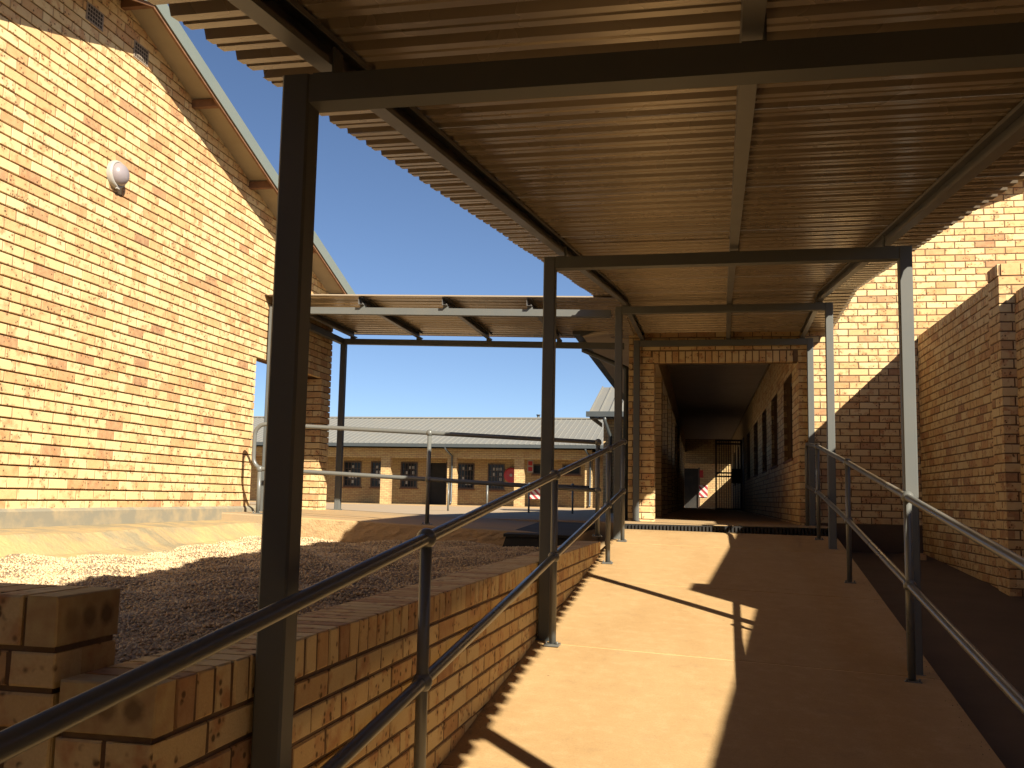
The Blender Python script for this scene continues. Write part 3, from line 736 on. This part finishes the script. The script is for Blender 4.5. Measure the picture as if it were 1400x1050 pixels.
# drain grating across the head of the ramp
dr = Thing('drain_grating', (0.2, 11.66, -0.36), B, 'black slotted drain grating across the head of the ramp', 'drain')
g = MB(); g.box((-0.98, 11.60, -0.42), (1.42, 11.716, -0.345)); dr.part('channel', g, 'black')
g = MB()
for i in range(60):
    x = -0.97+i*.04; g.box((x, 11.592, -0.345), (x+.022, 11.712, -0.283))
dr.part('bars', g, 'black', kind='stuff')
g = MB(); g.box((-0.98, 11.6, -0.288), (1.42, 11.612, -0.276)); g.box((-0.98, 11.70, -0.288), (1.42, 11.715, -0.2755)); dr.part('rim', g, 'black')

# gate in the corridor
gt = Thing('security_gate', (0.83, 29.5, FLOOR), B, 'black steel security gate standing in the dark corridor', 'gate')
ga, gb, gz0, gz1, gy_ = 0.43, 1.19, FLOOR+.03, 1.79, 29.5
g = MB()
for x in (ga, gb-.05): g.box((x, gy_, gz0), (x+.05, gy_+.05, gz1))
for z in (gz0, .70, .80, gz1-.15, gz1-.05): g.box((ga+.05, gy_+.003, z), (gb-.05, gy_+.047, z+.05))
gt.part('frame', g, 'gate')
for i in range(9):
    x = ga+.05+(gb-ga-.1)*(i+1)/10; g = MB(); g.box((x-.010, gy_+.012, gz0+.05), (x+.010, gy_+.038, gz1-.05)); gt.part('bar', g, 'gate')
g = MB(); g.box((gb-.30, gy_+.01, .53), (gb-.05, gy_+.04, .95)); gt.part('lock_plate', g, 'gate')
g = MB(); g.box((gb-.002, gy_-1.1, gz0), (gb+.016, gy_, gz1)); gt.part('side_leaf', g, 'gate')

# ================================================================== BOUNDARY WALL ON THE RIGHT
bw = Thing('boundary_wall', (2.7, 5, -1.0), B, 'stepped yellow brick boundary wall with piers on the right', 'wall')
secs = [(9.67, YF-.002, 2.631, 2.062), (5.43, 9.336, 2.735, 1.89), (-9.0, 5.10, 2.735, 1.47)]
piers = [(9.336, 9.67, 2.611, 2.156), (5.10, 5.43, 2.66, 1.93)]
g = MB(); bk = Bricks(bw, None, 31)
for a, b, x, t in secs:
    g.box((x+rc, a-.02, -2.2), (x+.212, b+.02 if b < 12 else b, t-.012))
    bk.face((x, 0), -90, t-.112-.083*42, t-.112, rect(-b, -a), phase=-b, D=.06)
    y = a+.04
    while y < b-.03:
        bk.one((x, 0), -90, -y, t-.053, .071, .104, .215, out=.003); bk.joint((x, 0), -90, -(y+.0417), t-.055, .014, .098); y += .0835
for a, b, x, t in piers:
    g.box((x+rc, a+rc, -2.2), (x+.33, b-rc, t-.013))
    bk.face((x, 0), -90, t-.112-.083*42, t-.112, rect(-b, -a), phase=-b-.116, D=.06)
    bk.face((0, a), 0, t-.112-.083*42, t-.112, rect(x, x+.345), phase=x+.11, D=.06)
    for i in range(4): bk.one((x, 0), -90, -(a+.045+.0815*i), t-.053, .073, .104, .12, out=.003)
    for i in range(2): bk.one((0, a), 0, x+.055+.165*i+.05, t-.053, .16, .104, .1, out=.003)
bw.part('wall_core', g, 'mortar')
bk.build(300)
lb = Thing('loose_brick', (2.55, 12.3, side_z(12.3)), B, 'loose orange brick lying at the foot of the boundary wall', 'brick')
g = MB(); z = side_z(12.0)+.002; g.bbox((2.28, 12.0, z), (2.50, 12.11, z+.075), .004)
vs_n = len(g.f); lb.part('brick_body', g, 'brick', rnd=[.93]*vs_n)

# ================================================================== WALKWAY CANOPY
can = Thing('walkway_canopy', (0, 6.1, -0.9), W, 'long steel walkway canopy with ribbed roof sheeting over the ramp', 'canopy')
PS = 0.076; PXL, PXR = -1.1159, 1.0296
frames = [(-13.0, -.741), (-9.2, -.29), (-5.37, 0.166), (-1.54, 0.62), (2.2974, 1.0781), (6.1345, 1.5324), (10.4301, 2.041), (12.7069, 2.038)]  # rearmost frames added out of view; the lengthened canopy blocks sky from behind
SLP = 0.1187
def rf(y):                         # underside of the roof pans
    return 1.648+SLP*(min(y, 10.30)-6.1345)+(0.0)
for y, zt in frames:
    for x, zf in ((PXL, zl), (PXR, zr)):
        zb_ = zf(y)-.01 if y < 11.7 else FLOOR
        g = MB(); g.bbox((x, y, zb_), (x+PS, y+PS, zt-PS-.001 if False else zt), .006); po = can.part('post', g, 'post')
        g = MB(); g.box((x-.012, y-.012, zb_-.005), (x+PS+.012, y+PS+.012, zb_+.014)); can.part('base_plate', g, 'post', po)
    g = MB(); g.prism([(y+.002, zt-PS), (y+PS-.002, zt-PS), (y+PS-.002, zt-.002), (y+.002, zt-.002)], PXL+PS-.001, PXR+.001, lambda p, q, d: (d, p, q)); can.part('beam', g, 'post')
PUX = [-1.035, 0.048, 0.955]
def channel(x, ya, yb, za, zb2, flip=False, dp=.085):
    pr = [(0,0),(.05,0),(.05,.016),(.047,.016),(.047,.003),(.003,.003),(.003,dp-.003),(.047,dp-.003),(.047,dp-.016),(.05,dp-.016),(.05,dp),(0,dp)]
    if flip: pr = [(.05-p, q) for p, q in reversed(pr)]
    g = MB(); n = len(pr)
    vs = [(x+p, ya, za+q) for p, q in pr]+[(x+p, yb, zb2+q) for p, q in pr]
    g.add(vs, [(i, (i+1) % n, n+(i+1) % n, n+i) for i in range(n)]+[tuple(range(n-1, -1, -1)), tuple(range(n, 2*n))]); return g
PB = -0.093
for k, x in enumerate(PUX):
    can.part('purlin', channel(x, -20.0, 10.30, rf(-20)+PB, rf(10.30)+PB, k == 2), 'purlin')
    can.part('purlin', channel(x, 10.31, 13.0 if k else 13.0, rf(11)+PB, rf(11)+PB, k == 2), 'purlin')
    for y, zt in frames:
        g = MB(); z1 = rf(y)+PB+.05; g.box((x+(.052 if k < 2 else -.008), y+.01, zt-.002), (x+(.058 if k < 2 else -.002), y+.066, z1))
        g.box((x-.0, y+.01, zt-.001), (x+.052, y+.066, zt+.005)); can.part('cleat', g, 'post')
PITCH_R = 0.1715
prof1 = [(0, 0), (.038, 0), (.043, .005), (.055, .005), (.060, 0), (.098, 0), (.116, .036), (.1535, .036)]
def sheet_profile(y0, ribs):
    pts = []
    for i in range(ribs):
        pts += [(y0+i*PITCH_R+p, q) for p, q in prof1]
    pts.append((y0+ribs*PITCH_R, 0.0)); return pts
def sheet_mesh(pts, a, b, fz, swap=False):
    """pts along one axis, extruded a..b along the other; 2 mm steel"""
    g = MB(); n = len(pts); nseg = 1; vs = []
    for e in (a, b):
        for t in (0, .002):
            for p, q in pts:
                z = fz(p, e)+q+t
                vs.append((e, p, z) if not swap else (p, e, z))
    fs = []
    for i in range(n-1):
        fs += [(i, i+1, 2*n+i+1, 2*n+i), (n+i, 3*n+i, 3*n+i+1, n+i+1), (i, n+i, n+i+1, i+1), (2*n+i, 2*n+i+1, 3*n+i+1, 3*n+i)]
    fs += [(0, 2*n, 3*n, n), (n-1, 2*n-1, 4*n-1, 3*n-1)]
    g.add(vs, fs); return g
y = -20.0; si = 0
while y < 10.2:
    j = random.uniform(-.006, .006)
    can.part('roof_sheet', sheet_mesh(sheet_profile(y, 4), -1.34+j, 1.34+j, lambda p, e, s=si: rf(p)+(.0022 if s % 2 else 0)), 'sheet'); y += 4*PITCH_R; si += 1
while y < 12.5:
    can.part('roof_sheet', sheet_mesh(sheet_profile(y, 4), -1.34, 1.34, lambda p, e, s=si: rf(12)+(.0022 if s % 2 else 0)), 'sheet'); y += 4*PITCH_R; si += 1

g = MB(); g.box((-1.34, y-.01, rf(12)+.004), (1.34, 12.85, rf(12)+.007)); can.part('wall_flashing', g, 'sheet')

# ================================================================== LINK CANOPY TO THE HALL
lk = Thing('link_canopy', (-3, 11.5, -0.2), B, 'smaller steel canopy linking the hall to the walkway', 'canopy')
def lz_(x): return 2.138-0.026*(x+1.75)         # roof pans
LX = [(-4.81, 10.43), (-4.80, 12.70)]
for x, y in LX:
    g = MB(); g.bbox((x, y, land_z(x)-.003), (x+PS, y+PS, lz_(x)-.116), .006); po = lk.part('post', g, 'post')
    g = MB(); g.box((x-.012, y-.012, land_z(x)-.004), (x+PS+.012, y+PS+.012, land_z(x)+.012)); lk.part('base_plate', g, 'post', po)
for yy in (10.43, 12.70):
    g = MB(); xa, xb = -4.81+PS+.001, -0.93+(-.03 if yy > 11 else 0)
    g.hexa([(xa, yy, lz_(xa)-.190), (xb, yy, lz_(xb)-.190), (xb, yy+PS, lz_(xb)-.190), (xa, yy+PS, lz_(xa)-.190)],
           [(xa, yy, lz_(xa)-.115), (xb, yy, lz_(xb)-.115), (xb, yy+PS, lz_(xb)-.115), (xa, yy+PS, lz_(xa)-.115)]); lk.part('beam', g, 'post')
g = MB(); g.box((-4.807, 10.43+PS, lz_(-4.8)-.195), (-4.74, 12.70, lz_(-4.8)-.12)); lk.part('beam', g, 'post')
for x in (-4.66, -3.73, -2.77, -1.83):
    lk.part('purlin', channel(x, 10.37, 12.84, lz_(x)-.09, lz_(x)-.09), 'purlin')
    for yy in (10.43, 12.70):
        g = MB(); g.box((x-.004, yy+.01, lz_(x)-.118), (x+.056, yy+.066, lz_(x)-.0905)); lk.part('cleat', g, 'post')
y = 10.34
while y < 12.6:
    lk.part('roof_sheet', sheet_mesh(sheet_profile(y, 4), -4.838, -0.84, lambda p, e: lz_(e)), 'sheet'); y += 4*PITCH_R+.001

# ================================================================== HANDRAILS
RR = 0.0215
def rail_thing(name, base, fr, label): return Thing(name, base, fr, label, 'handrail', 'steel handrails')
def rail_post(t, x, y, zb, zt, zm, plate=True):
    g = MB(); g.tube([(x, y, zb), (x, y, zt)], RR, 12); po = t.part('post', g, 'rail')
    for z in (zt, zm):
        if z is None: continue
        g = MB(); g.ball((x, y, z), .036); t.part('ball_joint', g, 'rail')
    if plate:
        g = MB(); g.box((x-.045, y-.045, zb-.004), (x+.045, y+.045, zb+.008)); t.part('base_plate', g, 'rail', po)
        for sx in (-1, 1):
            g = MB(); g.tube([(x+sx*.033, y-.033, zb+.006), (x+sx*.033, y-.033, zb+.024)], .007, 6); t.part('bolt', g, 'rail', po)
    return po
def arc(c, r, a0, a1, ax1, ax2, n=8):
    return [tuple(Vector(c)+Vector(ax1)*(r*math.cos(a0+(a1-a0)*i/n))+Vector(ax2)*(r*math.sin(a0+(a1-a0)*i/n))) for i in range(n+1)]
# left rail of the ramp
lr = rail_thing('ramp_handrail', (-1.0, 6.0, -0.87), W, 'steel pipe handrail on the left side of the ramp, above the low brick wall')
XLr = -1.005
lt = lambda y: 0.139+0.1065*(y-6.03); lm = lambda y: -0.353+0.1035*(y-6.03)
for y in (0.62, 3.345, 6.03, 8.95, 10.28): rail_post(lr, XLr, y, zl(y), lt(y), lm(y))
g = MB(); g.tube([(XLr, -1.9, lt(-1.9)), (XLr, 4, lt(4)), (XLr, 10.28, lt(10.28)), (XLr, 10.5, lt(10.28)+.012)], RR, 14); lr.part('top_rail', g, 'rail')
g = MB(); g.tube([(XLr, -1.9, lm(-1.9)), (XLr, 4, lm(4)), (XLr, 10.4, lm(10.4))], RR, 14); lr.part('mid_rail', g, 'rail')
# right rail
rr = rail_thing('ramp_handrail', (1.02, 6.0, -0.97), W, 'steel pipe handrail on the right side of the ramp')
XRr = 1.022
rt = lambda y: 0.044+0.1095*(y-6.0); rmid = lambda y: -0.447+0.112*(y-6.0)
for y in (0.5, 3.25, 6.007, 8.756): rail_post(rr, XRr, y, zr(y), rt(y), rmid(y))
rail_post(rr, .985, 11.025, zr(11.025), .603, .118)
g = MB(); g.tube([(XRr, -1.9, rt(-1.9)), (XRr, 4, rt(4)), (XRr, 8.756, rt(8.756)), (.985, 11.025, .603), (.985, 12.35, .70)]+
                 arc((.985, 12.35, .60), .10, math.pi/2, 0, (0, 1, 0), (0, 0, 1))[1:]+[(.985, 12.45, FLOOR)], RR, 14); rr.part('top_rail', g, 'rail')
g = MB(); g.tube([(XRr, -1.9, rmid(-1.9)), (XRr, 4, rmid(4)), (XRr, 8.756, rmid(8.756)), (.985, 11.025, .118), (.985, 12.44, .20)], RR, 14); rr.part('mid_rail', g, 'rail')
# landing rail running across
ur = rail_thing('landing_handrail', (-2.69, 9.77, -0.27), B, 'level steel pipe handrail with a looped end along the landing edge')
ut = lambda x: 0.634-0.0465*(x+2.7); um = lambda x: 0.165-0.0465*(x+2.7)
YU = 9.77
for x in (-2.70, -0.985):
    rail_post(ur, x, YU, land_z(x) if x < -1.2 else -0.36, ut(x), um(x))
xe = -4.60
lt_, lb_ = ut(xe+.2), um(xe+.2); rad = 0.12
loop = [(-0.985, YU, ut(-0.985)), (-2.7, YU, ut(-2.7)), (xe+rad, YU, lt_)]+arc((xe+rad, YU, lt_-rad), rad, math.pi/2, math.pi, (1, 0, 0), (0, 0, 1))[1:]
loop += [(xe, YU, lb_+rad)]+arc((xe+rad, YU, lb_+rad), rad, math.pi, 1.5*math.pi, (1, 0, 0), (0, 0, 1))[1:]+[(-2.7, YU, um(-2.7)), (-0.985, YU, um(-0.985))]
g = MB(); g.tube(loop, RR, 12); ur.part('looped_rail', g, 'rail')
rail_post(ur, xe+.075, YU, land_z(xe), lb_-.0, None)
# far low rail in the courtyard
fr_ = rail_thing('courtyard_handrail', (-3.2, 22, -0.33), B, 'small distant handrail standing in the courtyard before the far block')
for x in (-5.6, -4.7, -3.75, -2.77): rail_post(fr_, x, 22.0, -0.335, 0.30, None, False)
g = MB(); g.tube([(-5.6, 22, .33), (-2.4, 22, .27)], .022, 10); fr_.part('top_rail', g, 'rail')

# black steel cover at the landing edge
bx = Thing('steel_cover', (-1.55, 10.4, -0.36), B, 'flat black steel cover box set in the landing edge beside the ramp', 'cover')
g = MB(); g.hexa([(-1.83, 9.28, -0.47), (-1.20, 9.28, -0.47), (-1.20, 11.6, -0.45), (-1.83, 11.6, -0.45)], [(-1.80, 9.30, -0.37), (-1.20, 9.30, -0.37), (-1.20, 11.6, -0.31), (-1.80, 11.6, -0.30)]); bx.part('body', g, 'black')
g = MB(); g.hexa([(-1.82, 9.28, -0.368), (-1.19, 9.28, -0.368), (-1.19, 11.6, -0.308), (-1.82, 11.6, -0.298)], [(-1.82, 9.28, -0.340), (-1.19, 9.28, -0.340), (-1.19, 11.6, -0.278), (-1.82, 11.6, -0.268)]); bx.part('lid', g, 'black')

# ================================================================== FAR BLOCK ACROSS THE COURTYARD
fb = Thing('classroom_block', (-12, 47, -0.45), B, 'long low brick block with a grey ribbed roof across the courtyard', 'building')
YB, YP = 47.0, 45.0
wl_ = [(-19.6, -18.7, .37, 1.62, 0), (-17.32, -16.41, .37, 1.62, 0), (-15.92, -15.02, .37, 1.62, 0), (-14.39, -13.53, .37, 1.62, 0), (-12.94, -12.06, -.45, 1.60, 1), (-11.55, -10.70, .37, 1.60, 0),
       (-10.04, -9.21, .35, 1.60, 0), (-7.86, -7.0, 1.12, 1.60, 2), (-6.42, -5.55, 1.12, 1.60, 2), (-0.75, -0.05, -.45, 1.50, 1)]
g = MB(); xs = -26.0
for a, b, z0, z1, k in wl_:
    g.box((xs, YB, -.6), (a, YB+.22, 2.45)); g.box((a, YB, z1), (b, YB+.22, 2.45))
    if z0 > -.3: g.box((a, YB, -.6), (b, YB+.22, z0))
    xs = b
g.box((xs, YB, -.6), (12.0, YB+.22, 2.45)); g.box((-26, YB+.23, -.6), (12, YB+6, 2.2))
fb.part('wall', g, 'far_brick')
for a, b, z0, z1, k in wl_:
    if k == 1:
        g = MB(); g.box((a+.002, YB+.06, z0), (b-.002, YB+.12, z1-.002)); d = fb.part('door', g, 'black')
        g = MB(); g.box((a-.04, YB-.02, z0), (a+.04, YB+.05, z1+.04)); g.box((b-.04, YB-.02, z0), (b+.04, YB+.05, z1+.04)); fb.part('door_frame', g, 'window', d); continue
    g = MB()
    g.box((a, YB-.03, z0), (a+.06, YB+.08, z1)); g.box((b-.06, YB-.03, z0), (b, YB+.08, z1)); g.box((a+.06, YB-.03, z1-.06), (b-.06, YB+.08, z1)); g.box((a+.06, YB-.03, z0), (b-.06, YB+.08, z0+.06))
    w_ = fb.part('window', g, 'window')
    g = MB(); g.box((a+.06, YB+.04, z0+.06), (b-.06, YB+.05, z1-.06)); fb.part('pane', g, 'glass', w_)
    g = MB()
    if k == 0:
        for i in range(1, 5): x = a+.06+(b-a-.12)*i/5; g.box((x-.012, YB+.012, z0+.06), (x+.012, YB+.03, z1-.06))
        for i in range(1, 4): z = z0+.06+(z1-z0-.12)*i/4; g.box((a+.06, YB+.010, z-.012), (b-.06, YB+.011, z+.012))
        fb.part('window_bars', g, 'window', w_)
        g = MB()                                 # pale papers behind the panes
        for i in range(3):
            for j in range(4):
                if random.random() < .6:
                    x = a+.25+i*.16; z = z0+.18+j*.24; g.box((x, YB+.034, z), (x+.11, YB+.038, z+.15))
        if g.f: fb.part('notice_paper', g, 'burglar', w_, 'stuff')
    g = MB(); g.box((a-.05, YB-.06, z0-.07), (b+.05, YB-.001, z0-.005)); fb.part('sill', g, 'timber', w_)
g = MB(); g.box((-26, YB-.025, 1.66), (11.9, YB-.003, 1.80)); fb.part('lintel_course', g, 'far_brick')
for x0, x1 in ((-18.1, -17.65), (-14.76, -14.29), (-11.54, -11.10), (-8.37, -7.92), (-5.12, -4.80)):
    g = MB(); g.box((x0, YP, -.6), (x1, YP+.33, 2.3)); fb.part('pier', g, 'far_brick')
g = MB(); g.box((-26, YP+.02, 1.75), (-4.8, YP+.3, 2.32)); fb.part('veranda_beam', g, 'far_brick')
g = MB(); g.box((-26, 44.1, -.6), (-1, YB, -.415)); fb.part('veranda_floor', g, 'slab')
RS = (4.02-2.36)/(50.6-44.1)
def rb(x, y, k=0): return (x, y, 2.34+RS*(y-44.1)+k)
g = MB(); g.hexa([rb(-26, 44.1), rb(-1.2, 44.1), rb(-1.2, 50.6), rb(-26, 50.6)], [rb(-26, 44.1, .05), rb(-1.2, 44.1, .05), rb(-1.2, 50.6, .05), rb(-26, 50.6, .05)])
g.hexa([(-26, 50.6, 3.9), (-1.2, 50.6, 3.9), (-1.2, 56, 2.4), (-26, 56, 2.4)], [(-26, 50.6, 4.06), (-1.2, 50.6, 4.06), (-1.2, 56, 2.5), (-26, 56, 2.5)])
fro = fb.part('roof', g, 'roofing')
g = MB(); x = -26
while x < -1.3:
    g.hexa([rb(x, 44.08, .05), rb(x+.06, 44.08, .05), rb(x+.06, 50.6, .05), rb(x, 50.6, .05)], [rb(x+.02, 44.08, .072), rb(x+.04, 44.08, .072), rb(x+.04, 50.6, .072), rb(x+.02, 50.6, .072)]); x += .26
fb.part('roof_ribs', g, 'roofing', fro, 'stuff')
g = MB(); g.box((-26, 50.45, 4.05), (-1.2, 50.75, 4.12)); fb.part('ridge_cap', g, 'roofing', fro)
g = MB(); g.box((-26, 43.96, 2.22), (-1.2, 44.09, 2.37)); fb.part('gutter', g, 'gutter', fro)
g = MB(); g.box((-26, 44.12, 2.20), (-1.2, 46.9, 2.20)); fb.part('soffit', g, 'soffit', fro)
for x in (-11.42, -5.0):
    g = MB(); g.tube([(x, 44.02, 2.28), (x, 44.02, 2.15), (x+.12, 44.9, 1.85), (x+.12, 44.9, -.25), (x+.12, 44.75, -.35)], .05, 8); fb.part('downpipe', g, 'gutter')
g = MB(); g.tube([(-8.3, 51.2, 4.0), (-8.3, 51.2, 4.28)], .07, 8); g.tube([(-8.3, 51.2, 4.28), (-8.3, 51.2, 4.33)], .11, 8); fb.part('roof_vent', g, 'gutter', fro)

hr = Thing('hose_reel', (-8.85, 46.9, 1.05), B, 'round red fire hose reel on the far block wall beside a pier', 'hose reel')
def ydisc(x, z, rs, y, m=24):
    g = MB(); vs = []
    for d, r in rs: vs += [(x+r*math.cos(2*math.pi*j/m), y-d, z+r*math.sin(2*math.pi*j/m)) for j in range(m)]
    g.add(vs, [(i*m+j, i*m+(j+1) % m, (i+1)*m+(j+1) % m, (i+1)*m+j) for i in range(len(rs)-1) for j in range(m)]); return g
hr.part('drum', ydisc(-8.85, 1.05, [(0, .33), (.05, .36), (.2, .36), (.22, .30), (.21, .08), (.21, .001)], 46.98), 'red')
hr.part('hub', ydisc(-8.85, 1.05, [(.2, .07), (.25, .07), (.26, .001)], 46.98), 'white')
ss = Thing('safety_sign', (-7.97, 46.97, 1.5), B, 'narrow white safety sign with two red squares on the far block', 'sign')
g = MB(); g.box((-8.10, 46.955, 1.20), (-7.82, 46.985, 1.80)); ss.part('board', g, 'white')
for z in (1.26, 1.53):
    g = MB(); g.box((-8.06, 46.950, z), (-7.86, 46.954, z+.2)); ss.part('red_square', g, 'red')
pq = Thing('name_plaque', (-13.6, 46.97, 1.86), B, 'small pale name plaque above the far classroom window', 'sign')
g = MB(); g.box((-13.95, 46.96, 1.845), (-13.25, 46.99, 1.925)); pq.part('board', g, 'white')
def striped(name, x, y, z, w, h, label):
    t = Thing(name, (x, y, z), B, label, 'sign', 'striped hazard boards'); t.part('board', MB().box((x-w/2, y-.02, z-h/2), (x+w/2, y, z+h/2)), 'stripes')
striped('striped_board', .15, 46.97, .46, .38, .55, 'red and white striped board on the sunlit wall at the corridor end')
striped('striped_board', -7.45, 46.3, .20, .85, .50, 'red and white striped board before the far block behind the handrail')
cs = Thing('corridor_sign', (-.05, 46.97, 1.3), B, 'small red sign on the brick wall at the end of the corridor', 'sign')
cs.part('board', MB().box((-.02, 46.96, 1.08), (.14, 46.99, 1.42)), 'red')

# ================================================================== BLOCK BEHIND THE CORRIDOR, LEFT
mb_ = Thing('rear_wing', (-1.7, 25, -0.3), B, 'brick wing with a grey roof and dark gutter seen behind the corridor entrance', 'building')
g = MB(); g.box((-2.43, 25.45, -.6), (-0.95, 30, 2.2)); mb_.part('wall', g, 'far_brick')
g = MB(); g.hexa([(-2.75, 25.0, 2.14), (-.95, 25.0, 2.14), (-.95, 28.2, 3.12), (-2.75, 28.2, 3.12)], [(-2.75, 25.0, 2.19), (-.95, 25.0, 2.19), (-.95, 28.2, 3.17), (-2.75, 28.2, 3.17)])
g.hexa([(-2.75, 28.2, 3.12), (-.95, 28.2, 3.12), (-.95, 31.2, 2.14), (-2.75, 31.2, 2.14)], [(-2.75, 28.2, 3.17), (-.95, 28.2, 3.17), (-.95, 31.2, 2.19), (-2.75, 31.2, 2.19)])
ro = mb_.part('roof', g, 'roofing')
g = MB(); x = -2.75
while x < -1:
    g.hexa([(x, 24.99, 2.187), (x+.05, 24.99, 2.187), (x+.05, 28.2, 3.168), (x, 28.2, 3.168)], [(x+.01, 24.99, 2.225), (x+.04, 24.99, 2.225), (x+.04, 28.2, 3.206), (x+.01, 28.2, 3.206)]); x += .25
mb_.part('roof_ribs', g, 'roofing', ro, 'stuff')
g = MB(); g.box((-2.82, 24.86, 2.06), (-.95, 24.99, 2.19)); mb_.part('gutter', g, 'gutter', ro)
g = MB(); g.box((-2.74, 25.0, 2.02), (-2.71, 28, 2.13)); g.box((-2.74, 25.0, 2.03), (-.95, 25.45, 2.06)); mb_.part('soffit', g, 'gutter', ro)
g = MB(); g.tube([(-2.35, 24.92, 2.08), (-2.35, 24.92, 1.95), (-2.25, 25.38, 1.6), (-2.25, 25.38, -.3)], .045, 8); mb_.part('downpipe', g, 'gutter')

# ================================================================== GRIT SWEPT AGAINST THE WALL FOOT AND KERB
g = MB(); rg = random.Random(77)
for i in range(900):
    side = rg.random()
    y = rg.uniform(2.0, 11.4)
    if side < .55: x = XL_+.006+abs(rg.gauss(0, .035))
    elif side < .8: x = XR_-.01-abs(rg.gauss(0, .05))
    else: x = rg.uniform(XL_+.02, XR_-.02)
    if not XL_ < x < XR_: continue
    r = rg.uniform(.0015, .0045) if side < .8 else rg.uniform(.001, .0028); z = ramp_z(x, y)+r*.4; a = rg.uniform(0, 6.28)
    g.add([(x+r*math.cos(a)*1.3, y+r*math.sin(a)*1.3, z), (x-r*math.sin(a), y+r*math.cos(a), z), (x-r*math.cos(a), y-r*math.sin(a), z), (x+r*math.sin(a), y-r*math.cos(a), z), (x, y, z+r*.8), (x, y, z-r)],
          [(0,1,4),(1,2,4),(2,3,4),(3,0,4),(1,0,5),(2,1,5),(3,2,5),(0,3,5)])
o = structure('grit', g, 'apron', W, 'stuff'); o['label'] = 'fine grit scattered along the edges of the ramp'
